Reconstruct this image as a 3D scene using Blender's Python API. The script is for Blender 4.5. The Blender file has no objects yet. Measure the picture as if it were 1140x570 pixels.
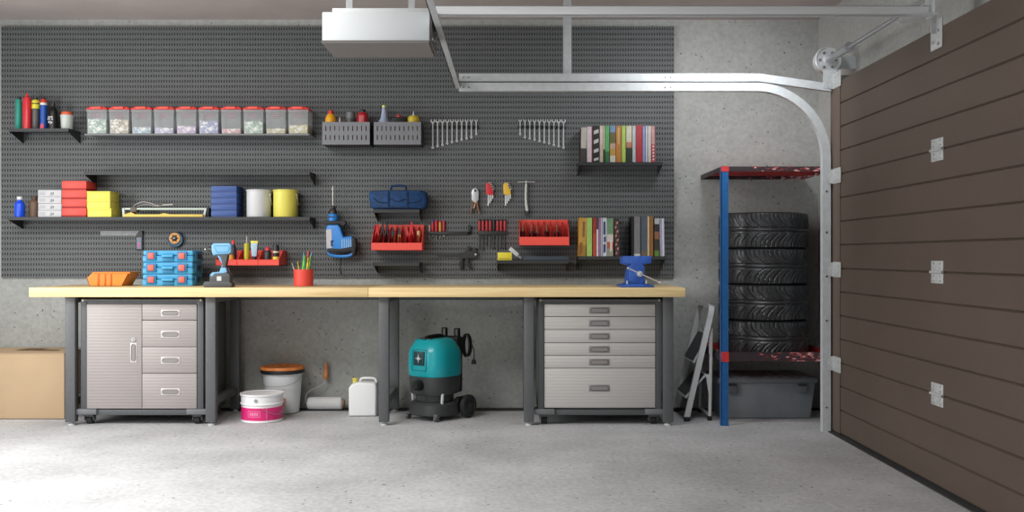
import bpy, bmesh, math, random
from mathutils import Vector, Matrix
random.seed(7)
F=1073.0; CZ=1.075; PI=math.pi
COL=bpy.context.scene.collection
def X(px,Y): return (px-570)*Y/F          # a true depth Y turns a measured column into metres
def Z(py,Y): return CZ+(285-py)*Y/F
# ---------------------------------------------------------------- materials
def lin(c):
    c/=255.0
    return c/12.92 if c<=0.04045 else ((c+0.055)/1.055)**2.4
MATS={}
def mat(name,rgb,rough=0.5,metal=0.0,noise=0.0,scale=20.0,bump=0.0,alpha=1.0,trans=0.0,stretch=None,rgb2=None,thr=None):
    if name in MATS: return MATS[name]
    m=bpy.data.materials.new(name); m.use_nodes=True; nt=m.node_tree; b=nt.nodes['Principled BSDF']
    c=(lin(rgb[0]),lin(rgb[1]),lin(rgb[2]),1)
    b.inputs['Base Color'].default_value=c; b.inputs['Roughness'].default_value=rough; b.inputs['Metallic'].default_value=metal
    if alpha<1: b.inputs['Alpha'].default_value=alpha
    if trans>0: b.inputs['Transmission Weight'].default_value=trans
    if noise>0 or bump>0 or rgb2:
        tc=nt.nodes.new('ShaderNodeTexCoord'); mp=nt.nodes.new('ShaderNodeMapping'); n=nt.nodes.new('ShaderNodeTexNoise')
        nt.links.new(tc.outputs['Object'],mp.inputs[0]); nt.links.new(mp.outputs[0],n.inputs['Vector'])
        if stretch: mp.inputs['Scale'].default_value=stretch
        n.inputs['Scale'].default_value=scale; n.inputs['Detail'].default_value=5
        if noise>0 or rgb2:
            r=nt.nodes.new('ShaderNodeValToRGB')
            a=rgb2 if rgb2 else tuple(max(0,v*(1-noise)) for v in rgb)
            d=rgb if rgb2 else tuple(min(255,v*(1+noise)) for v in rgb)
            r.color_ramp.elements[0].color=(lin(a[0]),lin(a[1]),lin(a[2]),1); r.color_ramp.elements[1].color=(lin(d[0]),lin(d[1]),lin(d[2]),1)
            t=thr or (0.3,0.7)
            r.color_ramp.elements[0].position=t[0]; r.color_ramp.elements[1].position=t[1]
            nt.links.new(n.outputs['Fac'],r.inputs[0]); nt.links.new(r.outputs[0],b.inputs['Base Color'])
        if bump>0:
            bp=nt.nodes.new('ShaderNodeBump'); bp.inputs['Strength'].default_value=bump; bp.inputs['Distance'].default_value=0.01
            nt.links.new(n.outputs['Fac'],bp.inputs['Height']); nt.links.new(bp.outputs[0],b.inputs['Normal'])
    MATS[name]=m; return m
def concrete(name,lo,hi,pit,rough=0.8,pitscale=16,pitsize=0.10,bump=0.25,big=0.9):
    m=bpy.data.materials.new(name); m.use_nodes=True; nt=m.node_tree; b=nt.nodes['Principled BSDF']; N=nt.nodes.new; L=nt.links.new
    tc=N('ShaderNodeTexCoord')
    n1=N('ShaderNodeTexNoise'); n1.inputs['Scale'].default_value=big; n1.inputs['Detail'].default_value=8; n1.inputs['Roughness'].default_value=0.62
    n2=N('ShaderNodeTexNoise'); n2.inputs['Scale'].default_value=38; n2.inputs['Detail'].default_value=6
    L(tc.outputs['Object'],n1.inputs['Vector']); L(tc.outputs['Object'],n2.inputs['Vector'])
    mx=N('ShaderNodeMix'); mx.data_type='FLOAT'; mx.inputs[0].default_value=0.42; L(n1.outputs['Fac'],mx.inputs[2]); L(n2.outputs['Fac'],mx.inputs[3])
    r=N('ShaderNodeValToRGB'); e=r.color_ramp.elements
    e[0].position=0.36; e[1].position=0.64; e[0].color=(*[lin(v) for v in lo],1); e[1].color=(*[lin(v) for v in hi],1)
    L(mx.outputs[0],r.inputs[0])
    v=N('ShaderNodeTexVoronoi'); v.inputs['Scale'].default_value=pitscale; v.inputs['Randomness'].default_value=1.0; L(tc.outputs['Object'],v.inputs['Vector'])
    sep=N('ShaderNodeSeparateColor'); L(v.outputs['Color'],sep.inputs[0])
    th=N('ShaderNodeMath'); th.operation='MULTIPLY'; L(sep.outputs[0],th.inputs[0]); th.inputs[1].default_value=pitsize
    lt=N('ShaderNodeMath'); lt.operation='LESS_THAN'; L(v.outputs['Distance'],lt.inputs[0]); L(th.outputs[0],lt.inputs[1])
    gt=N('ShaderNodeMath'); gt.operation='GREATER_THAN'; gt.inputs[1].default_value=0.35; L(sep.outputs[1],gt.inputs[0])
    an=N('ShaderNodeMath'); an.operation='MULTIPLY'; L(lt.outputs[0],an.inputs[0]); L(gt.outputs[0],an.inputs[1])
    sc=N('ShaderNodeMath'); sc.operation='MULTIPLY'; sc.inputs[1].default_value=0.75; L(an.outputs[0],sc.inputs[0])
    m2=N('ShaderNodeMix'); m2.data_type='RGBA'; L(sc.outputs[0],m2.inputs[0]); L(r.outputs[0],m2.inputs[6]); m2.inputs[7].default_value=(*[lin(x) for x in pit],1)
    L(m2.outputs[2],b.inputs['Base Color']); b.inputs['Roughness'].default_value=rough
    h=N('ShaderNodeMath'); h.operation='SUBTRACT'; L(n2.outputs['Fac'],h.inputs[0]); L(an.outputs[0],h.inputs[1])
    bp=N('ShaderNodeBump'); bp.inputs['Strength'].default_value=bump; bp.inputs['Distance'].default_value=0.006; L(h.outputs[0],bp.inputs['Height']); L(bp.outputs[0],b.inputs['Normal'])
    MATS[name]=m; return m
def wood(name,lo,hi):
    m=bpy.data.materials.new(name); m.use_nodes=True; nt=m.node_tree; b=nt.nodes['Principled BSDF']; N=nt.nodes.new; L=nt.links.new
    tc=N('ShaderNodeTexCoord'); mp=N('ShaderNodeMapping'); mp.inputs['Scale'].default_value=(0.35,9,9); L(tc.outputs['Object'],mp.inputs[0])
    n=N('ShaderNodeTexNoise'); n.inputs['Scale'].default_value=4; n.inputs['Detail'].default_value=6; n.inputs['Distortion'].default_value=0.6; L(mp.outputs[0],n.inputs['Vector'])
    r=N('ShaderNodeValToRGB'); r.color_ramp.elements[0].position=0.3; r.color_ramp.elements[1].position=0.7
    r.color_ramp.elements[0].color=(*[lin(v) for v in lo],1); r.color_ramp.elements[1].color=(*[lin(v) for v in hi],1)
    L(n.outputs['Fac'],r.inputs[0]); L(r.outputs[0],b.inputs['Base Color']); b.inputs['Roughness'].default_value=0.5
    MATS[name]=m; return m
# ---------------------------------------------------------------- mesh building
class B:
    def __init__(s): s.bm=bmesh.new(); s.M=Matrix.Identity(4)
    def _v(s,p): return s.bm.verts.new(s.M@Vector(p))
    def face(s,vs,mi=0):
        try:
            f=s.bm.faces.new(vs); f.material_index=mi; return f
        except ValueError: return None
    def poly(s,pts,mi=0): return s.face([s._v(p) for p in pts],mi)
    def box(s,x0,x1,y0,y1,z0,z1,mi=0,bev=0.0,seg=2):
        v=[s._v(p) for p in [(x0,y0,z0),(x1,y0,z0),(x1,y1,z0),(x0,y1,z0),(x0,y0,z1),(x1,y0,z1),(x1,y1,z1),(x0,y1,z1)]]
        fs=[s.face([v[i] for i in q],mi) for q in [(3,2,1,0),(4,5,6,7),(0,1,5,4),(1,2,6,5),(2,3,7,6),(3,0,4,7)]]
        if bev>0:
            es=list({e for f in fs for e in f.edges})
            r=bmesh.ops.bevel(s.bm,geom=es,offset=bev,segments=seg,affect='EDGES',profile=0.5)
            for f in r['faces']: f.material_index=mi
        return s
    def taper(s,x0,x1,y0,y1,z0,z1,dx0=0,dx1=0,dy0=0,dy1=0,mi=0,bev=0.0):
        # bottom inset by dx0/dx1/dy0/dy1 at z0
        v=[s._v(p) for p in [(x0+dx0,y0+dy0,z0),(x1-dx1,y0+dy0,z0),(x1-dx1,y1-dy1,z0),(x0+dx0,y1-dy1,z0),(x0,y0,z1),(x1,y0,z1),(x1,y1,z1),(x0,y1,z1)]]
        fs=[s.face([v[i] for i in q],mi) for q in [(3,2,1,0),(4,5,6,7),(0,1,5,4),(1,2,6,5),(2,3,7,6),(3,0,4,7)]]
        if bev>0:
            es=list({e for f in fs for e in f.edges})
            r=bmesh.ops.bevel(s.bm,geom=es,offset=bev,segments=2,affect='EDGES',profile=0.5)
            for f in r['faces']: f.material_index=mi
        return s
    def prism(s,pts,ax,a0,a1,mi=0,bev=0.0,seg=2):
        def mk(p,a):
            if ax=='y': return (p[0],a,p[1])
            if ax=='x': return (a,p[0],p[1])
            return (p[0],p[1],a)
        A=[s._v(mk(p,a0)) for p in pts]; Bv=[s._v(mk(p,a1)) for p in pts]; n=len(pts)
        fs=[s.face(A,mi),s.face(Bv[::-1],mi)]
        for i in range(n): fs.append(s.face([A[i],Bv[i],Bv[(i+1)%n],A[(i+1)%n]],mi))
        fs=[f for f in fs if f]
        bmesh.ops.recalc_face_normals(s.bm,faces=fs)
        if bev>0:
            es=list(set(fs[0].edges)|set(fs[1].edges))
            r=bmesh.ops.bevel(s.bm,geom=es,offset=bev,segments=seg,affect='EDGES',profile=0.5)
            for f in r['faces']: f.material_index=mi
        return s
    def cyl(s,p0,p1,r0,r1=None,seg=20,mi=0,caps=True):
        r1=r0 if r1 is None else r1
        p0=Vector(p0); p1=Vector(p1); d=(p1-p0).normalized()
        a=Vector((0,0,1)) if abs(d.z)<0.9 else Vector((1,0,0)); u=d.cross(a).normalized(); w=d.cross(u)
        R0=[];R1=[]
        for i in range(seg):
            t=2*PI*i/seg; o=u*math.cos(t)+w*math.sin(t); R0.append(s._v(p0+o*r0)); R1.append(s._v(p1+o*r1))
        for i in range(seg): s.face([R0[i],R0[(i+1)%seg],R1[(i+1)%seg],R1[i]],mi)
        if caps: s.face(R0[::-1],mi); s.face(R1,mi)
        return s
    def lathe(s,cx,cy,cz,prof,seg=28,mi=0,ax='z',mis=None,sx=1,sy=1):
        def pt(r,h,t):
            a=r*math.cos(t)*sx; b=r*math.sin(t)*sy
            if ax=='z': return (cx+a,cy+b,cz+h)
            if ax=='y': return (cx+a,cy+h,cz+b)
            return (cx+h,cy+a,cz+b)
        rows=[]
        for r,h in prof:
            if r<1e-6: rows.append([s._v(pt(0,h,0))])
            else: rows.append([s._v(pt(r,h,2*PI*i/seg)) for i in range(seg)])
        fs=[]
        for k in range(len(rows)-1):
            A=rows[k];C=rows[k+1]; m=mis[k] if mis else mi
            for i in range(seg):
                j=(i+1)%seg
                if len(A)==1 and len(C)==1: continue
                if len(A)==1: f=s.face([A[0],C[j],C[i]],m)
                elif len(C)==1: f=s.face([A[i],A[j],C[0]],m)
                else: f=s.face([A[i],A[j],C[j],C[i]],m)
                if f: fs.append(f)
        if len(rows[0])>1 and prof[0][0]>1e-6 and prof[0]!=prof[-1]: fs.append(s.face(rows[0][::-1],mis[0] if mis else mi))
        if len(rows[-1])>1 and prof[0]!=prof[-1]: fs.append(s.face(rows[-1],mis[-1] if mis else mi))
        bmesh.ops.recalc_face_normals(s.bm,faces=[f for f in fs if f])
        return s
    def tube(s,pts,r,seg=8,mi=0,closed=False):
        pts=[Vector(p) for p in pts]; n=len(pts); rows=[]; prev=None
        for i,p in enumerate(pts):
            a=pts[(i-1)%n] if (i>0 or closed) else p; b=pts[(i+1)%n] if (i<n-1 or closed) else p
            d=(b-a).normalized()
            if prev is None:
                q=Vector((0,0,1)) if abs(d.z)<0.9 else Vector((1,0,0)); u=d.cross(q).normalized()
            else: u=(prev-d*prev.dot(d)).normalized()
            prev=u; w=d.cross(u); rr=r[i] if isinstance(r,(list,tuple)) else r
            rows.append([s._v(p+(u*math.cos(2*PI*k/seg)+w*math.sin(2*PI*k/seg))*rr) for k in range(seg)])
        m=n if closed else n-1
        for i in range(m):
            A=rows[i];C=rows[(i+1)%n]
            for k in range(seg): s.face([A[k],A[(k+1)%seg],C[(k+1)%seg],C[k]],mi)
        if not closed: s.face(rows[0][::-1],mi); s.face(rows[-1],mi)
        return s
    def ball(s,c,rx,ry=None,rz=None,seg=20,mi=0,z0=-1,z1=1,n=10):
        ry=ry or rx; rz=rz or rx; prof=[]
        a0=math.asin(z0);a1=math.asin(z1)
        for i in range(n+1):
            a=a0+(a1-a0)*i/n; prof.append((max(0,math.cos(a)) if abs(math.cos(a))>1e-4 else 0,math.sin(a)*rz))
        return s.lathe(c[0],c[1],c[2],prof,seg,mi,sx=rx,sy=ry)
WL={}
def spline(pts,n=6):
    out=[];P=[Vector(p) for p in pts]
    for i in range(len(P)-1):
        a=P[max(0,i-1)];b=P[i];c=P[i+1];d=P[min(len(P)-1,i+2)]
        for k in range(n):
            t=k/n; out.append(0.5*((2*b)+(c-a)*t+(2*a-5*b+4*c-d)*t*t+(3*b-a-3*c+d)*t**3))
    out.append(P[-1]); return out
def setp(o,label=None,cat=None,group=None,kind=None):
    if label: o['label']=label
    if cat: o['category']=cat
    if group: o['group']=group
    if kind: o['kind']=kind
def thing(name,label,cat,loc,group=None,rotz=0,kind=None):
    o=bpy.data.objects.new(name,None); o.empty_display_size=0.05; COL.objects.link(o); o.location=loc; o.rotation_euler=(0,0,rotz)
    setp(o,label,cat,group,kind); WL[o.name]=Vector(loc); return o
def obj(name,b,mats,parent=None,label=None,cat=None,group=None,kind=None,local=False,smooth=35,origin=None):
    bm=b.bm
    bmesh.ops.remove_doubles(bm,verts=bm.verts,dist=1e-6)
    off=None
    if parent is not None:
        off=Vector((0,0,0)) if local else WL[parent.name]
    else:
        if origin is not None: off=Vector(origin)
        else:
            cs=[v.co for v in bm.verts]; off=Vector(((min(c.x for c in cs)+max(c.x for c in cs))/2,(min(c.y for c in cs)+max(c.y for c in cs))/2,min(c.z for c in cs)))
    bmesh.ops.translate(bm,vec=-off,verts=bm.verts)
    me=bpy.data.meshes.new(name); bm.to_mesh(me); bm.free()
    if not isinstance(mats,(list,tuple)): mats=[mats]
    for m in mats: me.materials.append(m)
    if smooth:
        me.shade_smooth(); me.set_sharp_from_angle(angle=math.radians(smooth))
    o=bpy.data.objects.new(name,me); COL.objects.link(o)
    if parent is not None:
        o.parent=parent; WL[o.name]=WL[parent.name] if not local else Vector((0,0,0))
    else: o.location=off; WL[o.name]=off
    setp(o,label,cat,group,kind); return o
def copy_tree(o,parent=None):
    c=o.copy(); COL.objects.link(c); c.parent=parent; WL[c.name]=WL.get(o.name,Vector((0,0,0)))
    for ch in list(o.children): copy_tree(ch,c)
    return c
# ---------------------------------------------------------------- shared materials
M_blk=mat('black_plastic',(34,35,37),0.45); M_blkm=mat('black_powder_coat',(40,42,44),0.5,noise=0.08,scale=300)
M_steel=mat('steel',(198,200,202),0.35,0.45); M_galv=mat('galvanised',(196,200,202),0.5,0.1,noise=0.03,scale=30)
M_white=mat('white_plastic',(225,226,226),0.45); M_red=mat('red_plastic',(234,82,70),0.45); M_redd=mat('red_gloss',(200,48,48),0.35)
M_gun=mat('charcoal_metal',(84,87,90),0.5,0.3,noise=0.05,scale=60)
M_rubber=mat('rubber',(30,30,31),0.65)
# ================================================================ SETTING
WY=6.80; CEIL=2.742; SX=2.16
M_wall=concrete('concrete_wall',(156,158,155),(184,186,183),(58,60,60),0.85,26,0.16,0.25,1.1)
M_floor=concrete('concrete_floor',(164,165,167),(204,205,207),(66,66,68),0.75,20,0.16,0.3,1.6)
M_ceil=mat('ceiling_plaster',(186,178,175),0.9,noise=0.03,scale=3)
def struct(name,b,m,**k): return obj(name,b,m,kind='structure',**k)
b=B(); b.box(-4.4,2.5,-1.35,7.0,-0.1,0.0); struct('floor',b,M_floor,origin=(0,0,0))
b=B(); b.box(-4.4,2.5,WY,WY+0.15,0.0,CEIL+0.1); struct('wall_back',b,M_wall,origin=(0,0,0))
b=B(); b.box(-4.4,-4.25,-1.2,WY,0,CEIL+0.1); struct('wall_left',b,M_wall,origin=(0,0,0))
b=B(); b.box(SX,SX+0.2,5.93,WY,0,CEIL+0.1); b.box(SX,SX+0.2,2.9,5.93,2.10,CEIL+0.1); b.box(SX,SX+0.2,-1.2,2.9,0,CEIL+0.1); struct('wall_right',b,M_wall,origin=(0,0,0))
b=B(); b.box(-0.5,2.5,-1.35,-1.2,0,CEIL+0.1); b.box(-4.4,-0.5,-1.35,-1.2,2.55,CEIL+0.1); struct('wall_front',b,M_wall,origin=(0,0,0))  # unseen wall, opening at left added and sized for soft fill light
b=B(); b.box(-4.25,SX,-1.2,WY,CEIL,CEIL+0.1); struct('ceiling',b,M_ceil,origin=(0,0,0))
# dark joint strip along the foot of the back wall
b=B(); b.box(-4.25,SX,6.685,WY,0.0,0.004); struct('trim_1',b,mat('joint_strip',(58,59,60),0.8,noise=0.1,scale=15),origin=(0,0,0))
# jamb strip behind the track
b=B(); b.box(2.02,SX,5.99,6.10,0.0,2.2,bev=0.003); struct('trim_2',b,mat('jamb_paint',(86,84,82),0.6),origin=(0,0,0))
# strip under the door
b=B(); b.box(1.93,2.10,2.9,5.95,0.0,0.006); struct('trim_3',b,mat('threshold',(56,57,58),0.7),origin=(0,0,0))
# ---- sectional garage door (right)
DX=1.964; DY0=2.95; DY1=5.93; BH=0.1417
M_door=mat('door_brown',(88,75,66),0.55,noise=0.035,scale=2.5,bump=0.03)
M_groove=mat('door_groove',(52,43,38),0.7)
door=thing('door_1',None,None,(DX+0.03,4.45,0),kind='structure')
for s in range(4):
    i0=[0,3,7,11][s]; i1=[3,7,11,15][s]
    b=B()
    for i in range(i0,i1):
        z0=0.012+i*BH*0.9965; z1=0.012+(i+1)*BH*0.9965
        g=0.006
        b.prism([(DX,z0+g),(DX+0.009,z0),(DX+0.045,z0),(DX+0.045,z1),(DX+0.009,z1),(DX,z1-g)],'y',DY0,DY1-0.045)
    b.box(DX-0.001,DX+0.046,DY1-0.044,DY1,0.012+i0*BH*0.9965+0.001,0.012+i1*BH*0.9965-0.001,bev=0.002)
    obj('panel',b,M_door,door,smooth=0)
b=B(); b.box(DX-0.005,DX,5.762,DY1,0.013,0.012+15*BH*0.9965,bev=0.0015); obj('end_stile',b,mat('stile_brown',(97,83,74),0.55),door)
b=B(); b.box(DX+0.004,DX+0.04,DY0,DY1,0.0,0.0135); obj('bottom_seal',b,M_rubber,door)
M_plate=mat('hinge_plate',(196,198,198),0.5,0.35,noise=0.06,scale=80)
def hinge(y,z):
    b=B(); w=0.125
    b.box(DX-0.004,DX,y-w/2,y+w/2,z+0.006,z+0.052,bev=0.0015); b.box(DX-0.004,DX,y-w/2,y+w/2,z-0.052,z-0.006,bev=0.0015)
    b.cyl((DX-0.007,y-w/2,z),(DX-0.007,y+w/2,z),0.007,seg=10)
    for a in(-1,1):
        for c in (0.018,0.04):
            b.cyl((DX-0.009,y+a*0.035,z+c),(DX-0.003,y+a*0.035,z+c),0.004,seg=8)
            b.cyl((DX-0.009,y+a*0.035,z-c),(DX-0.003,y+a*0.035,z-c),0.004,seg=8)
    return b
for i in (3,7,11):
    obj('hinge',hinge(4.446,0.012+i*BH*0.9965),M_plate,door)
for py in (196.5,300,404.5,91):
    y=5.872; z=Z(py,5.87); b=B()
    b.prism([(1.912,z),(1.932,z+0.040),(1.9635,z+0.046),(1.9635,z-0.046),(1.932,z-0.040)],'y',y-0.004,y)
    b.box(1.955,1.959,y-0.135,y,z-0.046,z+0.046,bev=0.001)
    for q in((y-0.10,z+.022),(y-0.10,z-.022),(y-0.05,z+.022),(y-0.05,z-.022)): b.cyl((1.950,q[0],q[1]),(1.956,q[0],q[1]),0.005,seg=8)
    b.cyl((1.955,y-0.006,z),(1.955,y+0.04,z),0.008,seg=8)
    obj('roller_bracket',b,M_plate,door)
# ---- curved and double horizontal track, far side
TY=5.90
trk=thing('door_track','galvanised double overhead door track curving down beside the brown door to the floor','garage door track',(1.945,TY,0))
def cpath(off):  # channel centre line in XZ
    xr=1.945-off; zt=2.131-off; R=0.455-off; pts=[(xr,0.0),(xr,zt-R)]
    for i in range(1,17):
        a=PI/2*i/16; pts.append((xr-R+R*math.cos(a),zt-R+R*math.sin(a)))
    pts.append((X(511,TY),zt)); return pts
def strip(b,pA,pB,y0,y1):
    n=len(pA)
    for i in range(n-1):
        v=[]
        for p in (pA[i],pA[i+1]): pass
        a0,a1,c0,c1=pA[i],pA[i+1],pB[i],pB[i+1]
        V=[b._v((a0[0],y0,a0[1])),b._v((a1[0],y0,a1[1])),b._v((c1[0],y0,c1[1])),b._v((c0[0],y0,c0[1])),
           b._v((a0[0],y1,a0[1])),b._v((a1[0],y1,a1[1])),b._v((c1[0],y1,c1[1])),b._v((c0[0],y1,c0[1]))]
        for q in [(0,1,2,3),(7,6,5,4),(0,4,5,1),(1,5,6,2),(2,6,7,3),(3,7,4,0)]: b.face([V[k] for k in q])
b=B()
strip(b,cpath(-0.003),cpath(0.047),TY-0.012,TY-0.009)      # flat face towards the room
strip(b,cpath(-0.003),cpath(0.000),TY-0.009,TY+0.032)      # outer flange
strip(b,cpath(0.044),cpath(0.047),TY-0.009,TY+0.032)      # inner flange
strip(b,cpath(-0.003),cpath(0.012),TY+0.030,TY+0.033)
obj('curved_rail',b,M_galv,trk)
b=B(); zt=2.19
pts=[(X(511,TY),zt),(X(845,TY),zt),(X(925,TY),zt-0.062)]
def strip2(b,d0,d1,y0,y1):
    strip(b,[(p[0],p[1]-d0) for p in pts],[(p[0],p[1]-d1) for p in pts],y0,y1)
strip2(b,0,0.047,TY-0.012,TY-0.009); strip2(b,0,0.003,TY-0.009,TY+0.032); strip2(b,0.044,0.047,TY-0.009,TY+0.032)
obj('upper_rail',b,M_galv,trk)
M_bolt=mat('bolt_dark',(90,92,94),0.4,0.8)
for z in [0.15,0.42,0.68,0.95,1.22,1.47]:
    b=B(); b.cyl((1.922,TY-0.016,z),(1.922,TY-0.010,z),0.006,seg=8); obj('bolt',b,M_bolt,trk)
for x in (X(516,TY),X(522,TY),X(740,TY),X(746,TY)):
    for z in (2.105,2.166):
        b=B(); b.cyl((x,TY-0.016,z),(x,TY-0.010,z),0.004,seg=8); obj('bolt',b,M_bolt,trk)
b=B(); x0=X(627.5,TY); x1=X(636.5,TY)
b.box(x0,x1,TY+0.031,TY+0.037,2.085,CEIL+0.001); b.box(x0,x0+0.004,TY+0.033,TY+0.06,2.085,CEIL+0.001); obj('hanger',b,M_galv,trk)
for (xa_,za_) in ((1.985,1.02),(1.985,0.30),(1.93,1.60)):
    b=B(); b.box(xa_,2.162,TY+0.032,TY+0.037,za_,za_+0.055); obj('jamb_bracket',b,M_galv,trk)
b=B(); xx=X(509,TY)
b.box(xx-0.014,xx-0.010,2.94,TY+0.03,2.105,2.155); b.box(xx-0.014,xx+0.018,2.94,TY+0.03,2.105,2.109)
obj('cross_bar',b,M_galv,trk)
# ---- torsion shaft with cable drum
dr=thing('cable_drum','grooved white metal cable drum on the torsion shaft above the door corner','cable drum',(1.957,6.0,2.288))
b=B(); cx,cz=1.957,2.288
b.lathe(cx,5.955,cz,[(0.0,0),(0.028,0),(0.03,0.012),(0.070,0.012),(0.078,0.0),(0.082,0.004),(0.084,0.02),(0.078,0.028),(0.082,0.036),(0.076,0.044),(0.080,0.052),(0.074,0.060),(0.078,0.07),(0.070,0.085),(0,0.085)],40,ax='y')
obj('drum',b,mat('cast_alu',(205,207,208),0.4,0.45,noise=0.05,scale=60),dr)
for i in range(6):
    b=B(); t=i*PI/3; b.cyl((cx+0.05*math.cos(t),5.962,cz+0.05*math.sin(t)),(cx+0.05*math.cos(t),5.969,cz+0.05*math.sin(t)),0.009,seg=10); obj('drum_hole',b,mat('drum_recess',(120,122,124),0.5,0.5),dr)
b=B(); b.cyl((cx,5.60,cz),(cx,6.05,cz),0.022,seg=18); b.cyl((cx,5.585,cz),(cx,5.61,cz),0.03,seg=18); b.cyl((cx,2.9,cz),(cx,5.6,cz),0.0125,seg=14); obj('shaft',b,mat('shaft_metal',(178,181,184),0.35,0.7),dr)
for q in ((1.94,SX-0.0008,6.05,6.055,2.25,2.33),):
    b=B(); b.box(*q); obj('bearing_bracket',b,M_galv,dr)
b=B(); b.box(1.90,1.985,5.885,5.889,2.10,2.21); obj('end_bracket',b,M_galv,trk)
# ---- opener
OY=4.45
op=thing('opener_motor','white boxy garage door opener motor hanging at the left end of its rail','door opener',(-0.61,OY,2.03))
x0=X(357,4.3);x1=X(479,4.3); zb=2.029; zt=2.165
M_op=mat('opener_white',(226,231,233),0.45); M_opd=mat('opener_grey',(128,124,121),0.5)
b=B(); b.box(x0+0.006,x1-0.004,4.303,4.60,zb+0.006,zt,bev=0.004); obj('housing',b,M_op,op)
b=B(); b.taper(x0,x1-0.004,4.30,4.612,zb-0.004,zb+0.008,0.004,0.004,0.004,0.004); obj('bottom_panel',b,M_opd,op)
b=B(); b.box(x0+0.04,x1,4.36,4.56,zt,zt+0.032,bev=0.003); obj('top_channel',b,M_op,op)
b=B(); b.box(x1-0.004,x1+0.006,4.32,4.59,zb+0.003,zt-0.002); 
obj('end_cap',b,mat('opener_end',(104,98,98),0.5),op)
for (y,z) in ((4.33,2.05),(4.33,2.15),(4.58,2.05),(4.45,2.07),(4.5,2.12)):
    b=B(); b.cyl((x1+0.005,y,z),(x1+0.011,y,z),0.007,seg=10); obj('screw',b,M_steel,op)
for x in (x0+0.1,x1-0.1):
    b=B(); b.box(x-0.015,x+0.015,4.46,4.464,zt+0.03,CEIL+0.001); obj('ceiling_bracket',b,M_galv,op)
rl=thing('opener_rail','long pale steel opener rail running level from the motor to the door head','opener rail',(0.7,OY,2.19))
b=B(); xa=x1+0.008; xb=1.915
zr0=Z(18,OY); zr1=Z(7.5,OY)
b.box(xa,xb,OY-0.02,OY-0.017,zr0,zr1,bev=0.001); b.box(xa,xb,OY+0.017,OY+0.02,zr0,zr1,bev=0.001); b.box(xa,xb,OY-0.02,OY+0.02,zr1-0.003,zr1); 
b.box(xa,xb-0.1,OY-0.02,OY-0.010,zr0,zr0+0.003); b.box(xa,xb-0.1,OY+0.010,OY+0.02,zr0,zr0+0.003)
obj('rail',b,mat('rail_pale',(240,243,245),0.45,0.1),rl)
b=B(); b.box(1.93,1.935,OY-0.05,OY+0.05,zr0-0.005,2.60); b.box(1.93,SX,OY-0.05,OY+0.05,2.60,2.604);b.box(1.905,1.93,OY-0.018,OY+0.018,zr0,zr1); obj('header_bracket',b,M_galv,rl)
b=B(); b.prism([(1.76,2.148),(1.775,2.138),(1.955,2.185),(1.955,2.20)],'y',OY-0.045,OY-0.03); obj('door_arm',b,mat('arm_white',(214,216,216),0.4,0.3),rl)
b=B(); b.box(DX-0.006,DX-0.001,OY-0.06,OY+0.06,2.03,2.165,bev=0.001); b.box(DX-0.03,DX-0.005,OY-0.006,OY-0.002,2.10,2.19)
for q in ((-0.015,2.05),(0.012,2.065),(-0.015,2.11),(0.012,2.125)): b.cyl((DX-0.018,OY+q[0]*2,q[1]),(DX-0.004,OY+q[0]*2,q[1]),0.006,seg=8)
obj('door_bracket',b,M_plate,rl)
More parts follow.
